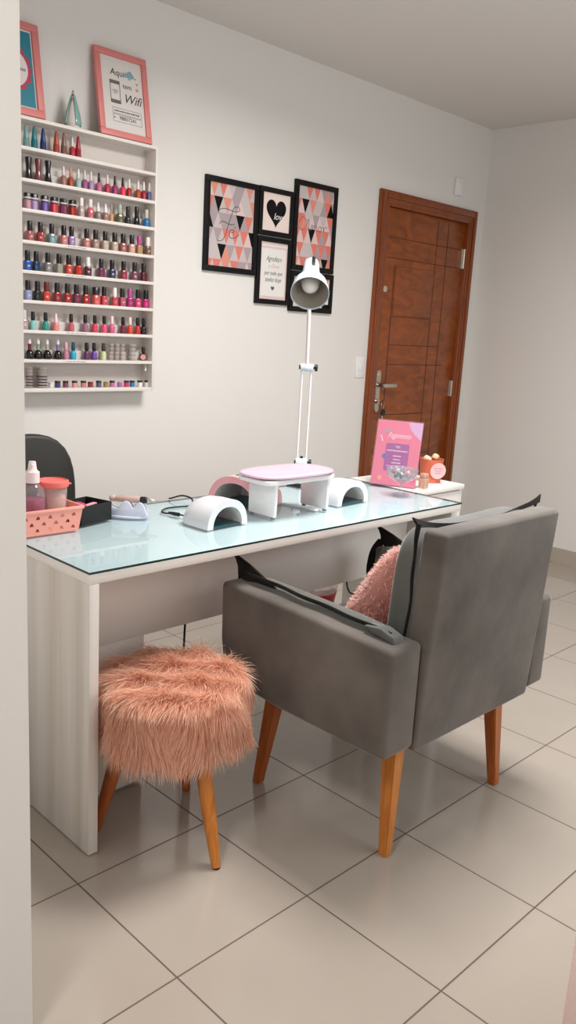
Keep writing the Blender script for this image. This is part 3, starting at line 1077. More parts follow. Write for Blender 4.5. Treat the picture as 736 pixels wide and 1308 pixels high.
# --- pink basket
PB = mat('salmon_plastic', 'f0a090', 0.4)
bs = thing('perforated_basket', 'salmon pink plastic basket with bell shaped holes at the left end of the desk', 'basket', (0.175, 0.52, TZ))
BX0, BX1, BY0, BY1, BH = 0.085, 0.268, 0.448, 0.600, 0.070
FL = 0.009
def bell(cx, cy, s):
    return [(cx-s, cy-s*0.8), (cx+s, cy-s*0.8), (cx+s, cy-s*0.35), (cx+s*0.7, cy+s*0.35), (cx+s*0.3, cy+s*0.9), (cx-s*0.3, cy+s*0.9), (cx-s*0.7, cy+s*0.35), (cx-s, cy-s*0.35)]
def basket_wall(p0, p1, out):
    L = (Vector(p1)-Vector(p0)).length
    hs = []
    nh = max(3, int(L/0.034))
    for r_, off in ((0, 0), (1, 0.5), (2, 0)):
        for k in range(nh - (1 if off else 0)):
            hs.append(bell((k+0.5+off)*L/nh, 0.014+0.0185*r_, 0.0062))
    outer = [(0, 0), (L, 0), (L+FL, BH), (-FL, BH)]
    t = holed_bm(outer, hs, 0.0024)
    up = (Vector((0, 0, BH))+Vector(out)*FL).normalized()
    x = (Vector(p1)-Vector(p0)).normalized()
    return place(t, frame_mtx(p0, x, up))
c4 = [(BX0, BY0, TZ), (BX1, BY0, TZ), (BX1, BY1, TZ), (BX0, BY1, TZ)]
outs = [(0, -1, 0), (1, 0, 0), (0, 1, 0), (-1, 0, 0)]
bm = NB()
for k in range(4):
    merge(bm, basket_wall(c4[k], c4[(k+1) % 4], outs[k]))
box(bm, BX0, BX1, BY0, BY1, TZ, TZ+0.003)
obj('body', bm, PB, bs, smooth=None)
bm = NB()
e_ = FL+0.004
zr = TZ+BH
box(bm, BX0-e_, BX1+e_, BY0-e_, BY0-FL+0.002, zr-0.006, zr+0.003, 0.0015); box(bm, BX0-e_, BX1+e_, BY1+FL-0.002, BY1+e_, zr-0.006, zr+0.003, 0.0015)
box(bm, BX0-e_, BX0-FL+0.002, BY0-FL+0.002, BY1+FL-0.002, zr-0.006, zr+0.003, 0.0015); box(bm, BX1+FL-0.002, BX1+e_, BY0-FL+0.002, BY1+FL-0.002, zr-0.006, zr+0.003, 0.0015)
obj('rim', bm, PB, bs)

sp = thing('spray_bottle', 'clear spray bottle of magenta liquid standing in the pink basket', 'spray bottle', (0.160, 0.508, TZ+0.003))
bm = NB(); lathe(bm, [(0, 0.003), (0.030, 0.003), (0.033, 0.008), (0.033, 0.092), (0, 0.092)], (0.160, 0.508, TZ), 28)
obj('liquid', bm, clear('magenta_liquid', 'b8487c', 0.75, 0.05), sp)
bm = NB(); lathe(bm, [(0.031, 0.0031), (0.034, 0.008), (0.034, 0.105), (0.030, 0.122), (0.017, 0.134), (0.014, 0.138), (0.014, 0.150)], (0.160, 0.508, TZ), 28, cap=False)
obj('bottle', bm, clear('clear_plastic', 'f2e8ec', 0.12, 0.05), sp)
bm = NB(); lathe(bm, [(0.0195, 0.138), (0.0195, 0.168), (0.015, 0.171), (0.012, 0.176), (0.0095, 0.197), (0, 0.198)], (0.160, 0.508, TZ), 24)
tube(bm, [(0.158, 0.506, TZ+0.187), (0.150, 0.497, TZ+0.187)], 0.005, 10)
obj('spray_head', bm, mat('pinkish_white_plastic', 'e8d6d8', 0.3), sp)
jr = thing('round_canister', 'clear round canister with coral lid standing in the pink basket', 'canister', (0.230, 0.522, TZ+0.003))
bm = NB(); lathe(bm, [(0, 0.0032), (0.034, 0.0032), (0.037, 0.008), (0.040, 0.118)], (0.230, 0.522, TZ), 32, cap=False)
obj('body', bm, clear('frosted_plastic', 'f0dcd8', 0.35, 0.15), jr)
bm = NB(); lathe(bm, [(0.0, 0.006), (0.033, 0.006), (0.036, 0.09), (0.0, 0.094)], (0.230, 0.522, TZ), 24)
obj('cotton', bm, mat('cotton', 'efe2dd', 0.9, bump=0.4, bscale=60), jr)
bm = NB(); lathe(bm, [(0, 0.118), (0.043, 0.118), (0.0445, 0.121), (0.0445, 0.135), (0.041, 0.137), (0.040, 0.133), (0, 0.132)], (0.230, 0.522, TZ), 36); box(bm, 0.270, 0.286, 0.514, 0.530, TZ+0.120, TZ+0.124, 0.001)
obj('lid', bm, mat('coral_plastic', 'f0746c', 0.35), jr)
for i, (dx, dy, hh, lab) in enumerate(((0.283-0.02, 0.575, 0.105, 'dark tool handle at the right in the back of the pink basket'), (0.252, 0.585, 0.118, 'dark tool handle nearer the canister in the back of the pink basket'))):
    bm = NB(); tube(bm, [(dx, dy, TZ+0.004), (dx+0.004, dy+0.006, TZ+hh)], [0.003, 0.0045], 10)
    tag(obj('brush_handle', bm, mat('dark_brown_plastic', '2c1614', 0.4), base=(dx, dy, TZ+0.003)), lab, 'brush')

# --- pink payment sign
BL, BR = Vector((1.620, 0.487, 0.7715)), Vector((1.693, 0.319, 0.7715))
u_ = (BR-BL).normalized()
bk_ = Vector((-u_.y, u_.x, 0))
la = math.radians(12)
upv = Vector((0, 0, 1))*math.cos(la)+bk_*math.sin(la)
SW, SH = (BR-BL).length, 0.262
Ms = frame_mtx(BL, u_, upv)
sg = thing('sign_stand', 'pink sign with purple panel in a clear stand on the white cabinet', 'sign', (1.71, 0.40, 0.771))
bm = NB(); box(bm, 0, SW, 0.004, SH, -0.0022, 0.0, 0.0)
place(bm, Ms); obj('print', bm, mat('pink_print', 'e87898', 0.25, coat=0.6), sg)
ACR = clear('acrylic', 'f6f2f4', 0.04, 0.04)
bm2 = NB(); box(bm2, 0, SW, 0, 0.075, 0, 0.0025)
Mf = Matrix(((u_.x, bk_.x, 0, BL.x), (u_.y, bk_.y, 0, BL.y), (0, 0, 1, 0.7712), (0, 0, 0, 1)))
place(bm2, Mf)
bm = NB(); box(bm, -0.003, SW+0.003, 0.002, SH+0.004, 0.0035, 0.0055); place(bm, Ms); merge(bm, bm2)
obj('acrylic_stand', bm, ACR, sg)
PAPERW = mat('ink_white', 'f4e8f0', 0.6)
def rrect(x0, y0, x1, y1, r, n=6):
    out = []
    for cx_, cy_, a0 in ((x1-r, y1-r, 0), (x0+r, y1-r, 90), (x0+r, y0+r, 180), (x1-r, y0+r, 270)):
        for k in range(n+1):
            a = math.radians(a0+90*k/n)
            out.append((cx_+r*math.cos(a), cy_+r*math.sin(a)))
    return out
bm = NB(); flat(bm, rrect(0.045, 0.060, 0.140, 0.172, 0.008), 0.0, 0.0006); place(bm, Ms)
pp = obj('purple_panel', bm, mat('purple_print', 'a1479c', 0.3, coat=0.5), sg)
bm = NB(); t = text_bm('PIX', 0.013); place(t, Matrix.Translation((0.094, 0.158, 0.0010))); merge(bm, t)
for yy, xa, xb in ((0.143, 0.050, 0.136), (0.122, 0.078, 0.110), (0.108, 0.080, 0.108), (0.095, 0.075, 0.112), (0.082, 0.052, 0.132), (0.074, 0.062, 0.122)):
    x = xa
    hh = 0.0038 if yy > 0.09 else 0.0018
    k = 0
    while x < xb:
        wd = (0.006, 0.009, 0.004, 0.011)[k % 4]
        flat(bm, [(x, yy-hh/2), (min(xb, x+wd), yy-hh/2), (min(xb, x+wd), yy+hh/2), (x, yy+hh/2)], 0.0007, 0.0004)
        x += wd+0.002; k += 1
place(bm, Ms); obj('lettering', bm, PAPERW, pp)
bm = NB(); t = text_bm('Pagamento', 0.026, 0.35); bmesh.ops.scale(t, vec=(0.82, 1.25, 1), verts=t.verts); place(t, Matrix.Translation((0.094, 0.203, 0.0007))); merge(bm, t)
flat(bm, [(0.016, 0.20), (0.020, 0.202), (0.030, 0.178), (0.027, 0.176)], 0.0, 0.0006)
place(bm, Ms); obj('title_lettering', bm, PAPERW, sg)
bm = NB(); flat(bm, [(0.030, 0.222), (0.052, 0.230), (0.058, 0.222), (0.048, 0.214), (0.032, 0.212)], 0.0, 0.0006); place(bm, Ms); obj('grey_mark', bm, mat('grey_print', 'a8a4a6', 0.4), sg)
bm = NB(); flat(bm, [(0.030, 0.118), (0.042, 0.130), (0.054, 0.118), (0.042, 0.106)], 0.0008, 0.0005); place(bm, Ms); obj('blue_mark', bm, mat('blue_print', '4a6cb8', 0.4), sg)
bm = NB(); flat(bm, circle(0.034, 0.030, 0.009), 0.0, 0.0006); place(bm, Ms); obj('orange_dot', bm, mat('orange_print', 'f8a888', 0.4), sg)
bm = NB(); flat(bm, [(SW, SH-0.002), (0.124, SH-0.002), (0.136, 0.232), (0.152, 0.214), (SW, 0.190)], 0.0, 0.0006); place(bm, Ms); obj('corner_shape', bm, mat('lilac_print', 'd8b4dc', 0.3, coat=0.5), sg)

# --- glass goblet dish with small things
gp = thing('glass_goblet', 'clear cut glass goblet with wide bowl in front of the pink sign', 'goblet', (1.558, 0.285, TZ))
bm = NB(); lathe(bm, [(0, 0), (0.034, 0.0), (0.034, 0.003), (0.010, 0.010), (0.006, 0.022), (0.011, 0.030), (0.006, 0.038), (0.010, 0.046), (0.030, 0.056), (0.048, 0.068), (0.058, 0.090), (0.060, 0.104), (0.057, 0.104), (0.053, 0.088), (0.044, 0.072), (0.026, 0.060), (0, 0.056)], (1.558, 0.285, TZ), 40)
for v in bm.verts:
    rr_ = Vector((v.co.x-1.558, v.co.y-0.285, 0))
    if rr_.length > 0.03 and v.co.z > TZ+0.05:
        a = math.atan2(rr_.y, rr_.x)
        v.co += rr_.normalized()*0.0016*math.cos(20*a)
obj('bowl', bm, clear('cut_glass', 'f2f5f6', 0.09, 0.03, 1.7), gp)
cols = ['8a8484', '2c2a2e', 'c86478', 'b8b0ac', '3c3438', 'd4c4c0', '8c3048', '6c6a70']
for k in range(16):
    a = 2.4*k
    r_ = 0.008+0.028*math.sqrt(k/16)
    p = Vector((1.558+r_*math.cos(a), 0.285+r_*math.sin(a), TZ+0.073+0.006*(k % 3)+0.12*max(0, r_-0.02)))
    bm = NB(); lathe(bm, [(0, -0.006), (0.0065, -0.005), (0.0075, 0), (0.0065, 0.005), (0, 0.006)], p, 10, axis=(rng.uniform(-1, 1), rng.uniform(-1, 1), 0.6))
    nm = {'8a8484': 'grey', '2c2a2e': 'black', 'c86478': 'pink', 'b8b0ac': 'pale', '3c3438': 'dark', 'd4c4c0': 'cream', '8c3048': 'wine red', '6c6a70': 'slate'}[cols[k % 8]]
    tag(obj('nail_charm', bm, mat('charm_'+cols[k % 8], cols[k % 8], 0.3), base=p), 'one of the small %s nail charms heaped in the glass goblet' % nm, 'charm', 'charms in the goblet')

# --- small wooden boxes behind the goblet, salmon pot
bm = NB(); box(bm, 1.728, 1.758, 0.300, 0.330, 0.771, 0.812, 0.002)
box(bm, 1.730, 1.756, 0.302, 0.328, 0.812, 0.832, 0.002); 
tag(obj('wooden_block', bm, wood_mat('pale_wood', 'b08a74', 'd4b096', 0.5, 12, (4, 4, 1)), base=(1.743, 0.315, 0.771)), 'small pale wooden block between the pink sign and the salmon pot', 'block')
pt = thing('paper_pot', 'salmon orange pot with round pink label on the white cabinet', 'pot', (1.900, 0.395, 0.771))
PC = (1.900, 0.395, 0.771)
bm = NB(); lathe(bm, [(0, 0), (0.041, 0), (0.0495, 0.098), (0.0475, 0.098), (0.039, 0.003), (0, 0.003)], PC, 36)
obj('body', bm, mat('salmon_terracotta', 'cc6a50', 0.7, noise=0.06, nscale=40), pt)
dl = Vector((-0.55, -0.83, 0)).normalized()
xr = Vector((0, 0, 1)).cross(dl)
ctr = Vector(PC)+dl*0.0485+xr*0.012+Vector((0, 0, 0.054))
Ml = frame_mtx(ctr, xr, (Vector((0, 0, 1))+dl*0.08).normalized())
bm = NB(); flat(bm, circle(0, 0, 0.0335, 40), 0.0, 0.0012); place(bm, Ml)
lb = obj('round_label', bm, mat('pale_pink_card', 'e8b4b4', 0.6), pt)
bm = NB()
for yy, ww in ((0.010, 0.019), (0.0, 0.014), (-0.010, 0.012)):
    x = -ww
    k = 0
    while x < ww:
        wd = (0.004, 0.006, 0.003)[k % 3]
        flat(bm, [(x, yy-0.0014), (min(ww, x+wd), yy-0.0014), (min(ww, x+wd), yy+0.0014), (x, yy+0.0014)], 0.0012, 0.0003)
        x += wd+0.0015; k += 1
place(bm, Ml); obj('lettering', bm, mat('mauve_ink', '9c6c88', 0.6), lb)
for dx, dy, dz, s, lab in ((-0.024, 0.006, 0.096, 0.017, 'cream wrapped sweet at the left in the salmon pot'), (0.016, -0.006, 0.102, 0.018, 'beige wrapped sweet sticking up at the middle of the salmon pot'), (0.034, 0.018, 0.093, 0.013, 'orange wrapped sweet at the right in the salmon pot')):
    bm = NB(); cushion(bm, -s, s, -s*0.8, s*0.8, -s*0.8, s*0.8, p=3, n=4)
    place(bm, Matrix.Translation(Vector(PC)+Vector((dx, dy, dz))) @ Euler((0.4, 0.5, dx*30)).to_matrix().to_4x4())
    hx = 'e8c0a4' if dx < 0 else ('d8b088' if dx < 0.03 else 'd08a60')
    tag(obj('wrapped_sweet', bm, mat('sweet_'+hx, hx, 0.5), base=Vector(PC)+Vector((dx, dy, dz-s))), lab, 'sweet')

# --- desk lamp
dlmp = thing('desk_lamp', 'white jointed desk lamp with conical shade clamped to the back of the desk', 'lamp', (1.335, 0.615, TZ))
LW = mat('lamp_white', 'e4e0e0', 0.3, coat=0.3)
LB = mat('lamp_bluewhite', 'd4e0ec', 0.3, coat=0.3)
bm = NB(); box(bm, 1.312, 1.358, 0.585, 0.655, TZ, TZ+0.012, 0.003); box(bm, 1.318, 1.352, 0.646, 0.662, 0.69, TZ+0.012, 0.002); box(bm, 1.318, 1.352, 0.600, 0.662, 0.69, 0.702, 0.002)
lathe(bm, [(0.007, 0.702), (0.007, 0.7365)], (1.335, 0.62, 0), 10)
obj('clamp', bm, mat('black_metal', '151416', 0.4), dlmp)
bm = NB(); lathe(bm, [(0.012, TZ+0.012), (0.012, 0.850)], (1.335, 0.605, 0), 16); obj('post', bm, LW, dlmp)
ad = Vector((0.70, -0.71, 0))   # joint axis across the view
def joint(z, name, rad=0.014, half=0.024):
    c = Vector((1.335, 0.605, z))
    bm = NB(); lathe(bm, [(rad*0.9, -half), (rad, -half+0.003), (rad, half-0.003), (rad*0.9, half)], c, 20, axis=ad)
    j = obj(name, bm, LB, dlmp)
    bm = NB(); lathe(bm, [(0.006, half), (0.006, half+0.006), (0.013, half+0.006), (0.013, half+0.016), (0.006, half+0.017)], c, 12, axis=ad)
    obj('knob', bm, BLACK, j)
    bm = NB(); lathe(bm, [(0.008, -half-0.006), (0.008, -half)], c, 12, axis=ad)
    obj('knob', bm, BLACK, j)
    return c
c0 = joint(0.862, 'lower_joint', 0.017, 0.022)
c1 = joint(1.224, 'middle_joint')
for s_ in (-0.017, 0.017):
    bm = NB(); tube(bm, [c0+ad*s_+Vector((0, 0, 0.008)), c1+ad*s_], 0.0042, 10)
    obj('arm_rod', bm, LW, dlmp)
bm = NB(); lathe(bm, [(0.006, 0), (0.006, 0.008), (0.0, 0.009)], c0+Vector((0, 0, 0.016)), 12)
obj('knob', bm, BLACK, dlmp)
nrm = Vector((-0.57, -0.55, -0.61)).normalized()
oc = Vector((1.218, 0.500, 1.487))
nk = oc-nrm*0.185
bm = NB(); tube(bm, [c1, (nk.x+0.002, nk.y+0.004, nk.z-0.01)], 0.0072, 12)
obj('upper_arm', bm, mat('lamp_pinkwhite', 'dcd2d0', 0.35), dlmp)
bm = NB()
lathe(bm, [(0.0, 0.0), (0.022, 0.0), (0.027, 0.004), (0.030, 0.05), (0.034, 0.085), (0.040, 0.098), (0.060, 0.135), (0.068, 0.178), (0.0685, 0.185), (0.0670, 0.185), (0.0655, 0.178), (0.057, 0.136), (0.038, 0.102), (0.028, 0.09), (0.0, 0.088)], nk, 40, axis=nrm)
for f in bm.faces:
    c = f.calc_center_median()-nk
    h_ = c.dot(nrm)
    r_ = (c-nrm*h_).length
sh = obj('lamp_shade', bm, LB, dlmp)
bm = NB(); lathe(bm, [(0.0655, 0.180), (0.0565, 0.137), (0.0375, 0.103)], nk, 40, axis=nrm, cap=False)
obj('shade_lining', bm, mat('grey_lining', '9a9488', 0.5), sh)
bm = NB(); lathe(bm, [(0.0, 0.162), (0.014, 0.160), (0.027, 0.148), (0.0325, 0.132), (0.031, 0.118), (0.022, 0.100), (0.015, 0.089)], nk, 28, axis=nrm)
obj('bulb', bm, mat('frosted_bulb', 'e8e6e4', 0.25, coat=0.4), sh)
# dark slot on the shade's neck, facing the room
sidev = nrm.cross(Vector((0, 0, 1))).normalized()
upn = sidev.cross(nrm).normalized()
if upn.z < 0:
    upn = -upn
camdir = (Vector((-0.72, -0.69, 0))).normalized()
out_ = (camdir-nrm*camdir.dot(nrm)).normalized()
sd2 = nrm.cross(out_)
out2 = (out_*0.97+sd2*(-0.24)).normalized()
if out2.dot(Vector((0.70, -0.71, 0))) < 0:
    out2 = (out_*0.97+sd2*0.24).normalized()
Mw = Matrix(((nrm.x, nrm.cross(out2).x, out2.x, 0), (nrm.y, nrm.cross(out2).y, out2.y, 0), (nrm.z, nrm.cross(out2).z, out2.z, 0), (0, 0, 0, 1)))
bm = NB(); box(bm, 0.006, 0.058, -0.006, 0.006, 0.0255, 0.0345, 0.001, mtx=Matrix.Translation(nk) @ Mw)
obj('switch_slot', bm, BLACK, sh)
# ================================================================== WALL ART
FRB = mat('black_frame', '070606', 0.5, spec=0.25)
ART_PAL = [mat('print_coral', 'd8786a', 0.6), mat('print_salmon', 'd98d7c', 0.6), mat('print_pale_pink', 'd9c0bc', 0.6), mat('print_lilac_grey', 'a8989c', 0.6), mat('print_pale_grey', 'c4b8b8', 0.6), mat('print_black', '060507', 0.6, spec=0.2), mat('print_cream', 'e6dad2', 0.6)]
INK = mat('grey_ink', '4c4448', 0.6)
def clip_poly(poly, x0, y0, x1, y1):
    def cl(p, inside, inter):
        out = []
        for i in range(len(p)):
            a, b = p[i-1], p[i]
            if inside(b):
                if not inside(a):
                    out.append(inter(a, b))
                out.append(b)
            elif inside(a):
                out.append(inter(a, b))
        return out
    for ax, val, sg_ in ((0, x0, 1), (0, x1, -1), (1, y0, 1), (1, y1, -1)):
        if not poly:
            return poly
        def ins(p, ax=ax, val=val, sg_=sg_):
            return sg_*(p[ax]-val) >= -1e-9
        def inter(a, b, ax=ax, val=val):
            t = (val-a[ax])/(b[ax]-a[ax])
            return (a[0]+(b[0]-a[0])*t, a[1]+(b[1]-a[1])*t)
        poly = cl(poly, ins, inter)
    return poly
def picture(label, x0, x1, z0, z1, y=YW, fw=0.026, fmat=None, name='framed_print', M=None, cat='picture', fd=0.018):
    w, h = x1-x0, z1-z0
    if M is None:
        M = frame_mtx((x0, YW, z0), (1, 0, 0), (0, 0, 1))
    loc = M @ Vector((w/2, 0, 0))
    t = thing(name, label, cat, loc)
    bm = NB()
    box(bm, 0, w, 0, fw, 0, fd, 0.002); box(bm, 0, w, h-fw, h, 0, fd, 0.002)
    box(bm, 0, fw, fw, h-fw, 0, fd, 0.002); box(bm, w-fw, w, fw, h-fw, 0, fd, 0.002)
    place(bm, M)
    obj('frame', bm, fmat or FRB, t)
    return t, M, fw, fw, w-fw, h-fw
def tri_print(t, M, x0, y0, x1, y1, b, rh, blacks, seed, pale=0.0, weights=(3, 3, 4, 3, 4)):
    r = random.Random(seed)
    bm = NB()
    rows = int((y1-y0)/rh)+2
    cols = int((x1-x0)/(b/2))+4
    for j in range(rows):
        top = y1-j*rh+0.15*rh
        for i in range(-2, cols):
            xc = x0+i*b/2
            down = (i+j) % 2 == 1
            poly = [(xc-b/2, top), (xc, top-rh), (xc+b/2, top)] if down else [(xc-b/2, top-rh), (xc+b/2, top-rh), (xc, top)]
            poly = clip_poly(poly, x0, y0, x1, y1)
            if len(poly) < 3:
                continue
            k = r.choices((0, 1, 3, 4), (4, 2, 4, 1))[0] if down else r.choices((2, 4, 3, 1), (4, 4, 2, 1))[0]
            if r.random() < pale:
                k = 6
            if (i, j) in blacks:
                k = 5
            try:
                f = bm.faces.new([bm.verts.new((p[0], p[1], 0.010)) for p in poly])
                f.material_index = k
            except ValueError:
                pass
    for f in bm.faces:
        if f.normal.z < 0:
            f.normal_flip()
    box(bm, x0, x1, y0, y1, 0.002, 0.0095, mi=6)
    place(bm, M)
    return obj('print', bm, ART_PAL, t)
def plain_print(t, M, x0, y0, x1, y1, m):
    bm = NB(); box(bm, x0, x1, y0, y1, 0.002, 0.010); place(bm, M)
    return obj('print', bm, m, t)

t, M, x0, y0, x1, y1 = picture('black framed triangle pattern print with handwritten Fé, leftmost of the wall group', 1.592, 1.922, 1.607, 2.030)
pr_ = tri_print(t, M, x0, y0, x1, y1, 0.055, 0.070, {(2, 1), (7, 2), (3, 4), (0, 2), (10, 3)}, 3)
def cv(x, y):
    yt = 130+0.16*(x-130)
    return (x0+(x-130)/535*(x1-x0), y1-(y-yt)/1000*(y1-y0))
bm = NB()
strokes(bm, [[cv(*p) for p in L_] for L_ in (
    [(240, 500), (250, 465), (310, 450), (390, 475), (450, 492), (488, 475), (480, 440), (445, 428), (415, 455), (400, 510), (370, 610), (345, 710), (320, 790), (290, 835), (255, 845), (238, 828)],
    [(255, 635), (275, 608), (310, 610), (360, 638), (405, 648), (435, 640)],
    [(392, 742), (425, 742), (428, 715), (400, 710), (375, 745), (380, 795), (415, 815), (460, 800), (492, 770)],
    [(438, 692), (450, 672)])], 0.0016, 0.0105)
place(bm, M); obj('lettering', bm, INK, pr_)
t, M, x0, y0, x1, y1 = picture('small black framed print of a black heart with white lettering in the middle top', 1.928, 2.164, 1.806, 2.032, fw=0.024)
pr_ = plain_print(t, M, x0, y0, x1, y1, mat('blush_paper', 'ead8d2', 0.6))
bm = NB(); flat(bm, heart((x0+x1)/2, (y0+y1)/2+0.004, 0.156), 0.010, 0.0006)
bmesh.ops.scale(bm, vec=(0.92, 1.0, 1), verts=bm.verts, space=Matrix.Translation((-(x0+x1)/2, -(y0+y1)/2, 0)))
place(bm, M); obj('heart', bm, ART_PAL[5], pr_)
bm = NB(); tt = text_bm('love', 0.044, 0.3); place(tt, Matrix.Translation((x1-0.074, y0+0.070, 0.0112))); merge(bm, tt); place(bm, M)
obj('lettering', bm, mat('white_ink', 'f0e8e6', 0.6), pr_)
t, M, x0, y0, x1, y1 = picture('black framed triangle pattern print with faint Amor lettering, above the lamp shade', 2.170, 2.488, 1.660, 2.100)
pr_ = tri_print(t, M, x0, y0, x1, y1, 0.055, 0.071, {(2, 1), (9, 1), (4, 3), (8, 5)}, 11)
bm = NB()
strokes(bm, [[(x0+a*0.27/600, y1-(b_)/1000*0.39) for a, b_ in L_] for L_ in (
    [(150, 420), (90, 380), (40, 430), (30, 510), (80, 550), (140, 500), (180, 400), (190, 470), (200, 540), (230, 520)],
    [(230, 530), (245, 460), (262, 520), (280, 460), (298, 520), (315, 460), (335, 520), (352, 530)],
    [(380, 470), (358, 490), (365, 530), (395, 530), (405, 490), (380, 470), (420, 480)],
    [(440, 465), (448, 530), (455, 480), (485, 462), (505, 480)])], 0.0013, 0.0105)
place(bm, M); obj('lettering', bm, mat('mid_grey_ink', '6a6064', 0.6), pr_)
t, M, x0, y0, x1, y1 = picture('black framed print of handwritten thanks with small black heart, below the heart print', 1.928, 2.163, 1.477, 1.801, fw=0.024)
pr_ = plain_print(t, M, x0, y0, x1, y1, mat('pink_border_paper', 'dcc4c0', 0.6))
bm = NB(); flat(bm, [(x0+0.010, y0+0.016), (x1-0.010, y0+0.016), (x1-0.010, y1-0.030), (x0+0.010, y1-0.030)], 0.010, 0.0004)
flat(bm, [(x0+0.012, y1-0.020), (x1, y1-0.020), (x1, y1-0.012), (x0+0.012, y1-0.012)], 0.010, 0.0004)
place(bm, M); obj('white_panel', bm, mat('white_paper', 'e4e2de', 0.6), pr_)
bm = NB()
xm = (x0+x1)/2
for s_, yy, sz in (('Agradeço', 0.197, 0.032), ('por tudo que', 0.128, 0.027), ('tenho hoje', 0.096, 0.030)):
    tt = text_bm(s_, sz, 0.4, 0.0002); bmesh.ops.scale(tt, vec=(0.85, 1.1, 1), verts=tt.verts); place(tt, Matrix.Translation((xm, y0+yy, 0.0108))); merge(bm, tt)
flat(bm, heart(xm, y0+0.055, 0.026), 0.0105, 0.0004)
place(bm, M); obj('lettering', bm, mat('dark_ink', '5a5658', 0.6), pr_)
bm = NB(); tt = text_bm('a Deus', 0.026, 0.4, 0.0002); place(tt, Matrix.Translation((xm, y0+0.162, 0.0108))); merge(bm, tt); place(bm, M)
obj('pink_lettering', bm, mat('pink_ink', 'd8a8a4', 0.6), pr_)
t, M, x0, y0, x1, y1 = picture('black framed print partly hidden by the lamp shade, lowest right of the group', 2.167, 2.494, 1.452, 1.656)
pr_ = tri_print(t, M, x0, y0, x1, y1, 0.055, 0.071, {(9, 2), (10, 2)}, 5, pale=0.75)

# ================================================================== POLISH RACK
RX0, RX1, RYF, RZ0, RZ1 = 0.515, 1.272, YW-0.085, 1.057, 2.079
rack = thing('polish_rack', 'white wall rack of narrow shelves full of nail polish bottles', 'rack', ((RX0+RX1)/2, YW, RZ0))
RW = mat('rack_white', 'e2dcd6', 0.45)
for x0_, x1_ in ((RX0, RX0+0.012), (RX1-0.012, RX1)):
    bm = NB(); box(bm, x0_, x1_, RYF, YW, RZ0, RZ1, 0.001); obj('side_panel', bm, RW, rack)
bm = NB(); box(bm, RX0+0.012, RX1-0.012, YW-0.006, YW-0.001, RZ0+0.002, RZ1-0.002); obj('back_panel', bm, mat('rack_back_board', 'd2cac4', 0.55), rack)
bm = NB(); box(bm, RX0+0.012, RX1-0.012, RYF+0.0005, YW-0.006, RZ1-0.012, RZ1); obj('top', bm, RW, rack)
SHZ = [1.974, 1.861, 1.753, 1.638, 1.527, 1.415, 1.301, 1.187, 1.072]
LBL = mat('shelf_label_card', 'e6e2de', 0.5)
GINK = mat('label_grey_ink', '8a8684', 0.6)
GUARD = clear('guard_acrylic', 'f4f0ee', 0.55, 0.1)
for i, z in enumerate(SHZ):
    bm = NB(); box(bm, RX0+0.012, RX1-0.012, RYF+0.0005, YW-0.006, z-(0.0125 if i < 8 else 0.015), z, 0.0008)
    sh_ = obj('shelf', bm, RW, rack)
    if 1 <= i <= 7:
        bm = NB(); box(bm, RX0+0.013, RX1-0.013, YW-0.022, YW-0.019, z, z+0.036)
        obj('rear_strip', bm, GUARD, sh_)
    if i in (3, 4, 6, 7):
        bm = NB(); box(bm, 0.832, 0.93, RYF-0.0006, RYF+0.0006, z-0.0105, z-0.0015)
        ls = obj('label_strip', bm, LBL, sh_)
        bm = NB()
        x = 0.836
        k = 0
        while x < 0.926:
            wd = (0.010, 0.006, 0.013, 0.004)[(k+i) % 4]
            box(bm, x, min(0.926, x+wd), RYF-0.0009, RYF-0.0005, z-0.0075, z-0.0045)
            x += wd+0.0025; k += 1
        if ls.parent:
            o_ = obj('label_marks', bm, GINK, sh_)

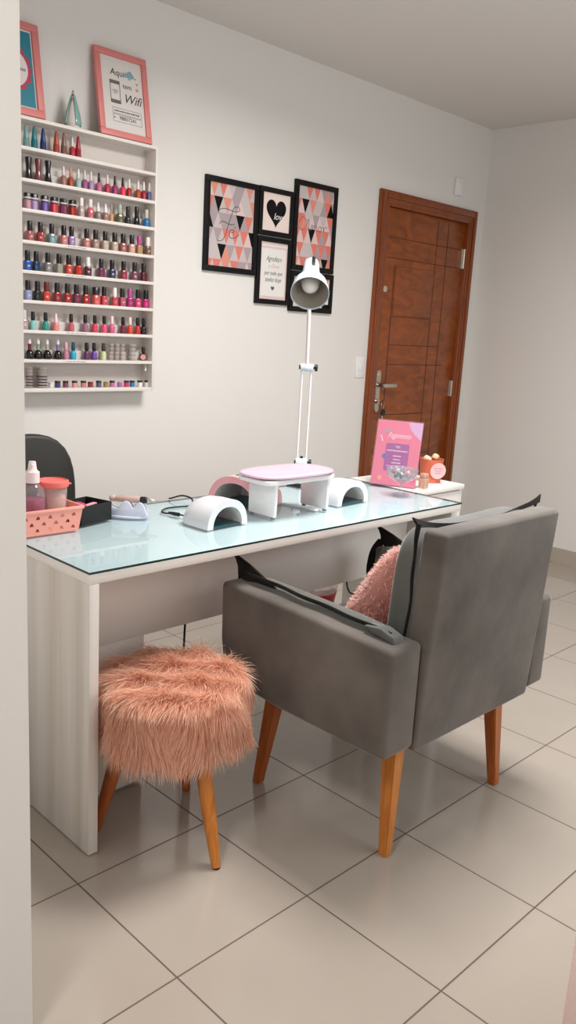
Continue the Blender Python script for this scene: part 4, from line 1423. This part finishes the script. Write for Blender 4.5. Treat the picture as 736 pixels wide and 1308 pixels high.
ROWS = [
 [(0.690,'cone','6f9a98','7aa5a2','pale sea-green'),(0.723,'cone','1f7480','23808a','teal'),(0.760,'cone','1c3468','1d3a78','navy blue'),(0.816,'cone','a8402c','b4482e','burnt orange'),(0.849,'cone','7a5a4c','86685a','taupe brown'),(0.886,'taper','b02830','e0d4cc','white-capped bright red'),(0.912,'cone','981c30','a32036','dark red'),],
 [(0.698,'waist','151012','151012','black'),(0.738,'waist','7a3e44','6a3438','mauve brown'),(0.780,'waist','0c0a0c','0c0a0c','jet black'),(0.847,'taper','a5705e','e2d6cc','rosy nude'),(0.879,'taper','a84c36','c98a70','terracotta'),(0.913,'taper','9dbab4','ddd8d0','pale mint'),(0.942,'taper','9a5080','d8ccc8','orchid purple'),(0.971,'taper','a98ab0','ddd4d0','lilac'),(1.008,'taper','c06088','18141a','rose pink with black cap'),(1.048,'taper','b82850','e0d8d0','crimson'),(1.084,'taper','9a3070','2a1424','magenta purple with black cap'),(1.123,'taper','e03858','18141a','hot coral red with black cap'),(1.154,'taper','a8281c','e4dcd4','brick red'),(1.199,'taper','b04428','e4dcd4','orange red'),(1.228,'taper','a01c34','e4dcd4','ruby red'),(1.256,'taper','5a6488','d8d4d0','slate blue'),(1.276,'taper','a8a0b0','d8d4d0','pale grey lilac'),],
 [(0.692,'block','b07888','1a1618','dusty pink'),(0.720,'block','a080b0','141016','lilac'),(0.764,'block','5c3a98','141016','violet'),(0.805,'block','d03048','18121a','strawberry red'),(0.845,'block','7a2448','18121a','plum'),(0.886,'block','a82018','1c1214','bright red'),(0.926,'tall','b8a8a4','e6e0dc','clear grey'),(0.968,'tall','c86870','e8d8d4','salmon pink'),(1.005,'cone2','8a8280','e8e4e0','grey'),(1.040,'cone2','a07470','e8e4e0','brownish pink'),(1.069,'thin','d09a6c','a89080','peach'),(1.109,'std','5c5c40','a8b0a0','olive green'),(1.149,'round','2c302c','2a2420','dark green'),(1.194,'flare','141014','100c10','black flared'),(1.244,'round','1f70a8','c8c4b8','ocean blue'),],
 [(0.700,'std','a85a5c','151012','dusty rose'),(0.745,'std','a02c2c','151012','dark red'),(0.794,'std','6f9498','151012','grey teal'),(0.847,'std','c87878','151012','salmon pink'),(0.882,'std','9a78a8','151012','lilac shimmer'),(0.951,'std','b87068','151012','terracotta pink'),(0.993,'std','a08478','151012','taupe'),(1.039,'std','bca898','151012','sheer beige'),(1.085,'std','b8a08e','151012','sheer nude'),(1.127,'std','9c5a50','151012','rose brown'),(1.171,'std','cc9a8c','151012','pale pink'),(1.209,'std','b08a68','b84a90','tan with magenta cap'),(1.254,'std','7a5440','ece8e4','chestnut with white cap'),],
 [(0.689,'std','2050a0','121014','cobalt blue'),(0.726,'std','163a60','121014','dark petrol blue'),(0.776,'std','7c7878','121014','grey glitter'),(0.825,'std','949086','121014','stone grey'),(0.869,'std','c43c28','121014','orange red'),(0.913,'std','b8241c','121014','scarlet'),(0.958,'std','4a1c34','efeae6','dark plum with white cap'),(1.021,'std','703050','121014','plum mauve'),(1.074,'std','2c2850','121014','navy'),(1.131,'std','8c2438','121014','raspberry red'),(1.187,'std','7a4058','121014','mauve'),(1.234,'std','5c1428','121014','wine'),],
 [(0.689,'std','8c90b8','121014','lavender blue'),(0.730,'std','182420','121014','black green'),(0.769,'std','c83828','6a1414','orange red with dark red cap'),(0.816,'std','8c1c20','121014','deep red'),(0.862,'std','a02424','121014','red'),(0.904,'std','702038','121014','wine'),(0.947,'std','a01818','121014','cherry red'),(0.997,'wide','d05850','121014','coral with wide cap'),(1.036,'std','c44850','121014','coral red'),(1.088,'std','b84048','efeae6','rose red with white cap'),(1.126,'std','b8506c','121014','rose pink'),(1.165,'std','a02068','b84a90','magenta with magenta cap'),(1.206,'std','c83c70','121014','bright pink'),(1.248,'std','b8286c','121014','fuchsia'),],
 [(0.672,'std','a89090','cfc8c4','clear mauve'),(0.710,'neck','84c0c0','14181a','pale aqua'),(0.765,'neck','1c9080','14181a','emerald green'),(0.811,'cone2','e08080','eed4d0','coral pink'),(0.880,'neck','b85868','2a1418','dusty rose'),(0.946,'neck','94607c','1c1218','mauve'),(0.992,'neck','d03c5c','1c1218','strawberry pink'),(1.038,'neck','dc5078','1c1218','bright pink'),(1.076,'neck','cc5888','eed8d8','orchid pink with white cap'),(1.132,'neck','701c38','1c1218','burgundy'),(1.168,'neck','d0442c','ecd8d0','orange red with white cap'),(1.208,'neck','b83028','1c1218','tomato red'),(1.239,'neck','141014','100c10','black'),],
 [(0.694,'gel','0c0a0c','6a1828','black gel with dark red neck'),(0.731,'gel','0c0a0c','90a888','black gel with green neck'),(0.771,'gel','0c0a0c','b8aca8','black gel with silver neck'),(0.819,'gel','0c0a0c','8c7ca8','black gel with lilac neck'),(0.856,'neck','b87890','d8a8b4','pink with pink cap'),(0.890,'neck','28a0c0','1c4c5c','cyan blue'),(0.953,'neck','602858','181018','dark purple'),(0.989,'neck','68409c','181018','violet'),(1.035,'neck','c8d0a0','3c3c28','pale yellow'),(1.074,'stack','c8b4b4','d8d0cc','clear pink-tinted'),(1.103,'stack','d4d0cc','dcd8d4','clear white'),(1.131,'stack','d8d4d0','dcd8d4','clear frosted'),(1.181,'stackw','cac4c0','d8d4d0','wide clear'),(1.240,'disc','181014','181014','black with pink round face'),],
 [(0.691,'tower','b8a098','4a3230','brown-rimmed'),(0.747,'towerw','b0a4ac','383038','dark-rimmed'),(0.787,'pot','e0dcda','e8e4e2','plain white'),(0.817,'jar','384078','141014','navy blue'),(0.854,'jar','80485c','141014','mauve'),(0.896,'jar','d89898','141014','pale pink'),(0.938,'jar','c08080','141014','rose'),(0.972,'pot','902820','902820','dark red'),(1.013,'jar','5c5870','141014','slate grey'),(1.049,'pot','988848','988848','olive gold'),(1.080,'jar','c070a0','141014','orchid pink'),(1.119,'pot','a868b0','c89cc8','lilac'),(1.154,'jar','c83860','141014','raspberry'),(1.184,'jar','2c80b0','141014','sky blue'),(1.225,'jar','e8e4e0','141014','white'),(1.263,'jar','ece8e6','141014','bright white'),],
]
ORD = ['first', 'second', 'third', 'fourth', 'fifth', 'sixth', 'seventh', 'eighth', 'ninth', 'tenth', 'eleventh', 'twelfth', 'thirteenth', 'fourteenth', 'fifteenth', 'sixteenth', 'seventeenth']
SHELF = ['top', 'second', 'third', 'fourth', 'fifth', 'sixth', 'seventh', 'eighth', 'bottom']
def lacquer(h):
    return mat('lacquer_'+h, h, 0.18, coat=0.25)
def capm(h):
    return mat('cap_'+h, h, 0.3)
def bottle_meshes(style, c):
    """returns list of (part name, bmesh, material kind) at point c (base)"""
    b, k = NB(), NB()
    if style == 'cone':
        lathe(b, [(0, 0), (0.0115, 0), (0.0125, 0.004), (0.0115, 0.034), (0.0095, 0.036), (0, 0.036)], c, 16)
        lathe(k, [(0.0105, 0.036), (0.0102, 0.040), (0.005, 0.078), (0.0035, 0.083), (0, 0.084)], c, 16)
    elif style == 'waist':
        lathe(b, [(0, 0), (0.0135, 0), (0.014, 0.003), (0.0095, 0.032), (0.009, 0.036), (0, 0.036)], c, 16, power=3)
        lathe(k, [(0.0092, 0.036), (0.0085, 0.045), (0.0115, 0.080), (0.0105, 0.083), (0, 0.083)], c, 16, power=3)
    elif style == 'taper':
        lathe(b, [(0, 0), (0.0105, 0), (0.0115, 0.003), (0.0112, 0.034), (0.007, 0.038), (0.005, 0.040), (0, 0.040)], c, 16, power=3)
        lathe(k, [(0.0058, 0.040), (0.0058, 0.050), (0.0042, 0.072), (0.003, 0.075), (0, 0.075)], c, 14)
    elif style == 'block':
        lathe(b, [(0, 0), (0.0125, 0), (0.0132, 0.002), (0.0132, 0.036), (0, 0.036)], c, 20, power=5)
        lathe(k, [(0.0132, 0.0365), (0.0132, 0.058), (0.012, 0.061), (0, 0.061)], c, 20, power=5)
    elif style == 'tall':
        lathe(b, [(0, 0), (0.0115, 0), (0.0122, 0.003), (0.0122, 0.040), (0.008, 0.045), (0, 0.045)], c, 16, power=3)
        lathe(k, [(0.0085, 0.045), (0.0085, 0.073), (0.0075, 0.076), (0, 0.076)], c, 16, power=3)
    elif style == 'cone2':
        lathe(b, [(0, 0), (0.0125, 0), (0.0135, 0.004), (0.0120, 0.028), (0.008, 0.034), (0, 0.034)], c, 16)
        lathe(k, [(0.0085, 0.034), (0.008, 0.040), (0.004, 0.066), (0.0025, 0.069), (0, 0.069)], c, 14)
    elif style == 'thin':
        lathe(b, [(0, 0), (0.008, 0), (0.0085, 0.003), (0.0085, 0.032), (0.004, 0.037), (0, 0.037)], c, 14)
        lathe(k, [(0.004, 0.037), (0.004, 0.068), (0.003, 0.07), (0, 0.07)], c, 12)
    elif style == 'round':
        lathe(b, [(0, 0), (0.011, 0), (0.0138, 0.008), (0.014, 0.020), (0.011, 0.032), (0.006, 0.037), (0, 0.037)], c, 18)
        lathe(k, [(0.0075, 0.037), (0.0085, 0.041), (0.0078, 0.070), (0.0065, 0.073), (0, 0.073)], c, 16)
    elif style == 'flare':
        lathe(b, [(0, 0), (0.0135, 0), (0.0142, 0.003), (0.0095, 0.036), (0.008, 0.039), (0, 0.039)], c, 16, power=3)
        lathe(k, [(0.0085, 0.039), (0.009, 0.042), (0.009, 0.076), (0.008, 0.078), (0, 0.078)], c, 16)
    elif style == 'wide':
        lathe(b, [(0, 0), (0.0145, 0), (0.0152, 0.003), (0.0152, 0.036), (0.012, 0.040), (0, 0.040)], c, 20, power=5)
        lathe(k, [(0.0135, 0.040), (0.0135, 0.068), (0.0115, 0.071), (0, 0.071)], c, 18, power=4)
    elif style == 'neck':
        lathe(b, [(0, 0), (0.0115, 0), (0.0130, 0.004), (0.0125, 0.026), (0.0085, 0.034), (0.006, 0.037), (0, 0.037)], c, 18)
        lathe(k, [(0.0065, 0.037), (0.0085, 0.040), (0.0072, 0.068), (0.006, 0.071), (0, 0.071)], c, 16)
    elif style == 'gel':
        lathe(b, [(0, 0), (0.0145, 0), (0.0165, 0.004), (0.0165, 0.018), (0.0125, 0.030), (0.007, 0.036), (0, 0.036)], c, 20)
        lathe(k, [(0.0068, 0.036), (0.0062, 0.056), (0.0068, 0.058), (0.0060, 0.074), (0.003, 0.080), (0, 0.080)], c, 16)
    elif style == 'disc':
        lathe(b, [(0, -0.009), (0.012, -0.009), (0.0155, -0.006), (0.0155, 0.006), (0.012, 0.009), (0, 0.009)], Vector(c)+Vector((0, 0, 0.0156)), 28, axis=(-0.55, -0.83, 0))
        lathe(k, [(0.0055, 0.030), (0.0075, 0.034), (0.0068, 0.058), (0.0055, 0.06), (0, 0.06)], c, 16)
    else:  # std square bottle
        lathe(b, [(0, 0), (0.0130, 0), (0.0138, 0.002), (0.0138, 0.034), (0.0122, 0.0375), (0.0095, 0.0385), (0, 0.0385)], c, 20, power=5)
        lathe(k, [(0.0095, 0.0385), (0.0100, 0.041), (0.0092, 0.073), (0.0080, 0.0755), (0, 0.0755)], c, 18)
    return b, k
YB = 1.527
for ri, row in enumerate(ROWS):
    for ci, (x, style, c1, c2, words) in enumerate(row):
        if style in ('jar', 'pot', 'stack', 'stackw', 'tower', 'towerw'):
            continue
        loc = (x, YB, SHZ[ri])
        kind = 'gel polish bottle' if 'gel' in words else 'nail polish bottle'
        lab = '%s in %s, %s from left, %s rack shelf' % (kind, words.replace(' gel', ''), ORD[ci], SHELF[ri])
        t = thing('nail_polish_bottle', lab, 'nail polish', loc, 'nail polish bottles on the wall rack')
        b, k = bottle_meshes(style, loc)
        rotz = Matrix.Translation(loc) @ Matrix.Rotation(rng.uniform(-0.35, 0.1), 4, 'Z') @ Matrix.Translation(-Vector(loc))
        place(b, rotz); place(k, rotz)
        obj('bottle', b, lacquer(c1), t)
        cp = obj('cap', k, capm(c2), t)
        if style == 'gel':
            kk = NB(); lathe(kk, [(0.0070, 0.060), (0.0062, 0.075), (0.003, 0.0812), (0, 0.0815)], loc, 14)
            obj('cap_tip', kk, capm('e8e0de'), cp)
        if style == 'disc':
            kk = NB(); lathe(kk, [(0, 0.0), (0.0122, 0.0), (0.0122, 0.0012), (0, 0.0012)], Vector(loc)+Vector((0, 0, 0.0156))+Vector((-0.55, -0.83, 0)).normalized()*0.009, 28, axis=(-0.55, -0.83, 0))
            obj('round_face', kk, mat('pink_face', 'd8968c', 0.4), t)
        if style == 'block':
            kk = NB(); lathe(kk, [(0.0136, 0.040), (0.0136, 0.046)], loc, 20, power=5, cap=False); place(kk, rotz)
            obj('cap_band', kk, mat('white_band', 'c8c4c4', 0.4), cp)
        if style == 'std' and c2 == '151012' or style == 'std' and ci % 2 == 0:
            kk = NB(); flat(kk, heart(0, 0, 0.010, 14), 0.0, 0.0004)
            hm = Matrix.Translation(Vector(loc)+Vector((0, -0.0139, 0.018))) @ Matrix.Rotation(PI/2, 4, 'X')
            place(kk, hm)
            place(kk, rotz)
            obj('printed_mark', kk, mat('pale_mark', 'c8b8b4', 0.5), t)

# jars, pots and clear stacks: one of each kind, then copies of the thing and its parts
CLR = clear('clear_jar', 'e4dcd8', 0.28, 0.08)
def put(words, ci, ri, kind, name, loc, cat, group):
    return thing(name, '%s %s, %s from left, %s rack shelf' % (words, kind, ORD[ci], SHELF[ri]), cat, loc, group)
for ri, row in enumerate(ROWS):
    for ci, (x, style, c1, c2, words) in enumerate(row):
        loc = (x, YB, SHZ[ri])
        if style == 'jar':
            t = put(words, ci, ri, 'powder jar with black lid', 'powder_jar', loc, 'jar', 'small jars on the bottom rack shelf')
            bm = NB(); lathe(bm, [(0, 0), (0.0108, 0), (0.0115, 0.002), (0.0115, 0.019), (0, 0.019)], loc, 20); obj('jar', bm, lacquer(c1), t)
            bm = NB(); lathe(bm, [(0, 0.0191), (0.0117, 0.0191), (0.0117, 0.026), (0.011, 0.027), (0, 0.027)], loc, 20); obj('lid', bm, capm(c2), t)
        elif style == 'pot':
            t = put(words, ci, ri, 'small open topped pot', 'small_pot', loc, 'jar', 'small jars on the bottom rack shelf')
            bm = NB(); lathe(bm, [(0, 0), (0.010, 0), (0.0112, 0.003), (0.0112, 0.016), (0.009, 0.017), (0, 0.017)], loc, 20); obj('jar', bm, lacquer(c1), t)
            bm = NB(); lathe(bm, [(0.0105, 0.017), (0.0112, 0.018), (0.0112, 0.022), (0.010, 0.0225), (0, 0.0225)], loc, 20); obj('rim', bm, capm(c2), t)
        elif style in ('stack', 'stackw', 'tower', 'towerw'):
            r_ = {'stack': 0.0105, 'stackw': 0.016, 'tower': 0.0145, 'towerw': 0.021}[style]
            hh = 0.082 if style.startswith('tower') else 0.070
            nseg = 7 if style.startswith('tower') else 4
            t = put(words, ci, ri, 'stack of little round pots', 'pot_stack', loc, 'pot stack', 'clear pot stacks on the rack')
            dz = hh/nseg
            for k in range(nseg):
                bm = NB(); z0 = k*dz; lathe(bm, [(0, z0), (r_*0.94, z0), (r_, z0+dz*0.1), (r_, z0+dz*0.68), (0, z0+dz*0.7)], loc, 20)
                obj('pot', bm, CLR, t)
                bm = NB(); z0 = k*dz+dz*0.72; lathe(bm, [(0, z0), (r_*1.02, z0), (r_*1.02, z0+dz*0.25), (0, z0+dz*0.26)], loc, 20)
                obj('pot_lid', bm, capm(c2) if style.startswith('tower') and k < 4 else clear('clear_lid', 'e6dfdb', 0.5, 0.1), t)
# tiny hook light at the right end of the bottom compartment
bm = NB(); lathe(bm, [(0, -0.020), (0.004, -0.018), (0.005, -0.008), (0.002, 0.0), (0.0012, 0.012)], (1.245, 1.515, 1.160), 12)
tag(obj('hanging_charm', bm, mat('pearl', 'f0ece8', 0.15, coat=0.5), base=(1.245, 1.515, 1.172)), 'tiny white pendant hanging at the right end of the bottom rack compartment', 'pendant')

# things standing on top of the rack
PKF = mat('pink_frame', 'd8807c', 0.45)
ln = math.radians(10)
upf = Vector((0, math.sin(ln), math.cos(ln)))
def lean_frame(x0_, yb, zb):
    return frame_mtx((x0_, yb, zb), (1, 0, 0), upf)
Mf1 = lean_frame(0.993, 1.505, RZ1+0.0005)
t, M, x0, y0, x1, y1 = picture('pink framed wifi sign with phone drawing leaning on top of the polish rack', 0, 0.248, 0, 0.338, fw=0.025, fmat=PKF, M=Mf1, name='framed_sign', cat='sign')
pr_ = plain_print(t, M, x0, y0, x1, y1, mat('sign_paper', 'dcd6d2', 0.5))
W_, H_ = x1-x0, y1-y0
def q(px, py):   # sheet fractions, origin top left
    return (x0+px*W_, y1-py*H_)
DINK = mat('sign_ink', '3a3436', 0.6)
bm = NB()
for s_, px_, py_, sz, shr in (('Aqui', 0.40, 0.20, 0.036, 0.1), ('tem', 0.62, 0.36, 0.028, 0.0), ('Wifi', 0.72, 0.53, 0.050, 0.35), ('98837241', 0.58, 0.815, 0.021, 0.0)):
    tt = text_bm(s_, sz, shr, 0.0003); place(tt, Matrix.Translation((*q(px_, py_), 0.0106))); merge(bm, tt)
a_, b_ = q(0.20, 0.31), q(0.44, 0.62)
def outline(bm, xa, ya, xb, yb, w):
    flat(bm, [(xa, ya), (xb, ya), (xb, ya-w), (xa, ya-w)], 0.0101, 0.0004); flat(bm, [(xa, yb+w), (xb, yb+w), (xb, yb), (xa, yb)], 0.0101, 0.0004)
    flat(bm, [(xa, ya), (xa+w, ya), (xa+w, yb), (xa, yb)], 0.0101, 0.0004); flat(bm, [(xb-w, ya), (xb, ya), (xb, yb), (xb-w, yb)], 0.0101, 0.0004)
for (xa, ya), (xb, yb) in ((q(0.22, 0.68), q(0.92, 0.76)), (q(0.22, 0.77), q(0.92, 0.87))):
    outline(bm, xa, ya, xb, yb, 0.0012)
xx = 0.26
k = 0
while xx < 0.88:
    wd = (0.03, 0.045, 0.02)[k % 3]
    (xa, ya), (xb, yb) = q(xx, 0.712), q(min(0.88, xx+wd), 0.730)
    flat(bm, [(xa, yb), (xb, yb), (xb, ya), (xa, ya)], 0.0101, 0.0003)
    xx += wd+0.012; k += 1
flat(bm, heart(*q(0.255, 0.815), 0.008, 16), 0.0101, 0.0003)
place(bm, M); obj('lettering', bm, DINK, pr_)
bm = NB(); outline(bm, a_[0], a_[1], b_[0], b_[1], 0.003)
flat(bm, [(a_[0], a_[1]), (b_[0], a_[1]), (b_[0], a_[1]-0.014), (a_[0], a_[1]-0.014)], 0.0101, 0.0004)
flat(bm, [(a_[0], b_[1]+0.014), (b_[0], b_[1]+0.014), (b_[0], b_[1]), (a_[0], b_[1])], 0.0101, 0.0004)
cx_, cy_ = (a_[0]+b_[0])/2, (a_[1]+b_[1])/2-0.012
for rr_ in (0.008, 0.014, 0.020):
    pts = [(cx_+rr_*math.cos(math.radians(an)), cy_+rr_*math.sin(math.radians(an))) for an in range(45, 136, 10)]
    strokes(bm, [pts], 0.0011, 0.0104, 2)
place(bm, M); obj('phone_drawing', bm, mat('sign_grey_ink', '6a6466', 0.6), pr_)
bm = NB()
cl = [q(0.58+dx, 0.20+dy) for dx, dy in ((0, 0.03), (0.20, 0.03), (0.24, 0.0), (0.20, -0.03), (0.17, -0.06), (0.12, -0.07), (0.07, -0.045), (0.02, -0.03), (-0.01, 0.0))]
flat(bm, cl, 0.0101, 0.0004); flat(bm, [q(0.66, 0.235), q(0.72, 0.235), q(0.72, 0.255), q(0.66, 0.255)], 0.0101, 0.0004)
place(bm, M); obj('cloud_drawing', bm, mat('sign_blue', '84a4b4', 0.6), pr_)
bm = NB()
for px_, py_, s_ in ((0.84, 0.22, 0.010), (0.87, 0.29, 0.013), (0.86, 0.37, 0.016)):
    flat(bm, heart(*q(px_, py_), s_, 20), 0.0101, 0.0004)
place(bm, M); obj('heart_drawing', bm, mat('sign_pink', 'c88888', 0.6), pr_)

Mf2 = lean_frame(0.502, 1.505, RZ1+0.0005)
t, M, x0, y0, x1, y1 = picture('pink framed teal sign with white round badge at the left end of the rack top', 0, 0.250, 0, 0.338, fw=0.028, fmat=PKF, M=Mf2, name='framed_sign', cat='sign')
pr_ = plain_print(t, M, x0, y0, x1, y1, mat('sign_white_edge', 'dce0e0', 0.5))
bm = NB(); flat(bm, [(x0+0.005, y0+0.006), (x1-0.005, y0+0.006), (x1-0.005, y1-0.006), (x0+0.005, y1-0.006)], 0.0101, 0.0004); place(bm, M)
obj('teal_sheet', bm, mat('sign_teal', '207c90', 0.5), pr_)
bm = NB(); flat(bm, circle((x0+x1)/2, (y0+y1)/2-0.003, 0.086, 96, 14, 0.005), 0.0106, 0.0004); place(bm, M)
obj('scalloped_border', bm, mat('sign_crimson', 'b03c58', 0.5), pr_)
bm = NB(); flat(bm, circle((x0+x1)/2, (y0+y1)/2-0.003, 0.071, 64), 0.0111, 0.0004); place(bm, M)
obj('white_badge', bm, mat('sign_badge', 'e2d6d4', 0.5), pr_)
bm = NB()
xx = (x0+x1)/2-0.01
k = 0
while xx < (x0+x1)/2+0.055:
    flat(bm, [(xx, (y0+y1)/2-0.010), (xx+0.006, (y0+y1)/2-0.010), (xx+0.0075, (y0+y1)/2), (xx+0.0015, (y0+y1)/2)], 0.0116, 0.0003)
    xx += 0.008; k += 1
place(bm, M); obj('lettering', bm, mat('sign_slate', '7c8a98', 0.6), pr_)

fg = thing('figurine', 'small white and sea green cloaked figurine between the two pink frames on the rack', 'figurine', (0.880, 1.512, RZ1))
FC = (0.880, 1.512, RZ1)
bm = NB(); lathe(bm, [(0, 0), (0.026, 0), (0.028, 0.004), (0.026, 0.012), (0, 0.012)], FC, 24); obj('base', bm, mat('figurine_white', 'd8d4d0', 0.25, coat=0.4), fg)
bm = NB(); lathe(bm, [(0, 0.012), (0.029, 0.012), (0.028, 0.03), (0.0165, 0.075), (0.009, 0.095), (0.006, 0.102), (0, 0.103)], FC, 24); obj('robe', bm, mat('figurine_white', 'd8d4d0'), fg)
bm = NB()
nseg = 26
for (r0, z0), (r1, z1) in zip([(0.033, 0.010), (0.034, 0.02), (0.027, 0.055), (0.016, 0.095), (0.009, 0.118)], [(0.034, 0.02), (0.027, 0.055), (0.016, 0.095), (0.009, 0.118), (0.004, 0.124)]):
    for k in range(nseg):
        a0 = math.radians(-100)+k*math.radians(290)/nseg
        a1 = a0+math.radians(290)/nseg
        for s_ in (1.0,):
            bm.faces.new([bm.verts.new((FC[0]+r*math.cos(a), FC[1]+r*math.sin(a), FC[2]+z)) for r, z, a in ((r0, z0, a0), (r0, z0, a1), (r1, z1, a1), (r1, z1, a0))])
bmesh.ops.remove_doubles(bm, verts=bm.verts, dist=1e-5)
bmesh.ops.solidify(bm, geom=list(bm.faces), thickness=0.003)
obj('cloak', bm, mat('figurine_sea_green', '7ca8a4', 0.2, coat=0.5), fg)
bm = NB(); lathe(bm, [(0, 0.100), (0.006, 0.103), (0.0075, 0.110), (0.006, 0.117), (0, 0.119)], FC, 16); obj('head', bm, mat('figurine_skin', 'b8a090', 0.4), fg)
bm = NB(); lathe(bm, [(0.004, 0.122), (0.006, 0.128), (0.003, 0.132), (0.002, 0.137), (0, 0.139)], FC, 12); obj('crown', bm, mat('figurine_silver', 'b8b4b0', 0.3, metal=0.8), fg)

# ================================================================== LIGHT
def ceiling_lamp(x, y, size, power, label, col):
    t = thing('ceiling_light', label, 'ceiling light', (x, y, ZC))
    bm = NB(); box(bm, x-size/2-0.02, x+size/2+0.02, y-size/2-0.02, y+size/2+0.02, ZC-0.018, ZC, 0.003)
    obj('frame', bm, WHITEP, t)
    L_ = bpy.data.lights.new('panel', 'AREA')
    L_.shape = 'SQUARE'
    L_.size = size
    L_.spread = math.radians(165)
    L_.energy = power
    L_.color = col
    lo = bpy.data.objects.new('panel_lamp', L_)
    COL.objects.link(lo)
    lo.location = (x, y, ZC-0.022)
ceiling_lamp(1.3, -0.22, 0.70, 58, 'square white panel light in the middle of the room ceiling', (1.0, 0.965, 0.93))
ceiling_lamp(-1.35, -1.0, 0.40, 26, 'square white panel light over the entrance outside the room', (1.0, 0.96, 0.925))
FILL = bpy.data.lights.new('added_fill', 'AREA')  # area light added as soft even fill, set in the made-up window
FILL.shape = 'RECTANGLE'
FILL.size, FILL.size_y = 1.7, 1.1
FILL.energy = 24
FILL.color = (0.90, 0.97, 1.0)
fill_o = bpy.data.objects.new('added_window_fill', FILL)
COL.objects.link(fill_o)
fill_o.location = ((WX0+WX1)/2, YF-0.10, (WZ0+WZ1)/2)
fill_o.rotation_euler = (PI/2, 0, 0)
w = bpy.data.worlds.new('world')
scene.world = w
w.use_nodes = True
w.node_tree.nodes['Background'].inputs['Color'].default_value = (0.8, 0.8, 0.8, 1)
w.node_tree.nodes['Background'].inputs['Strength'].default_value = 0.0

# ================================================================== CAMERA
cam = bpy.data.cameras.new('camera')
co = bpy.data.objects.new('camera', cam)
COL.objects.link(co)
cam.sensor_fit = 'HORIZONTAL'
cam.sensor_width = 36.0
cam.lens = 36.0*1058.924/736.0
cam.clip_start = 0.02
R0 = (0.7090008370320531, -0.7029970512972475, 0.0557938971144968)
R1 = (-0.11413935627195892, -0.19246740318244446, -0.9746427581745166)
R2 = (0.6959094915559573, 0.6846542518524086, -0.2166991808538919)
co.matrix_world = Matrix(((R0[0], -R1[0], -R2[0], -0.95059), (R0[1], -R1[1], -R2[1], -1.58763), (R0[2], -R1[2], -R2[2], 1.36601), (0, 0, 0, 1)))
scene.camera = co
scene.view_settings.view_transform = 'Standard'
scene.view_settings.look = 'None'
scene.view_settings.gamma = 1.0
scene.view_settings.use_curve_mapping = False
scene.view_settings.exposure = 0.07
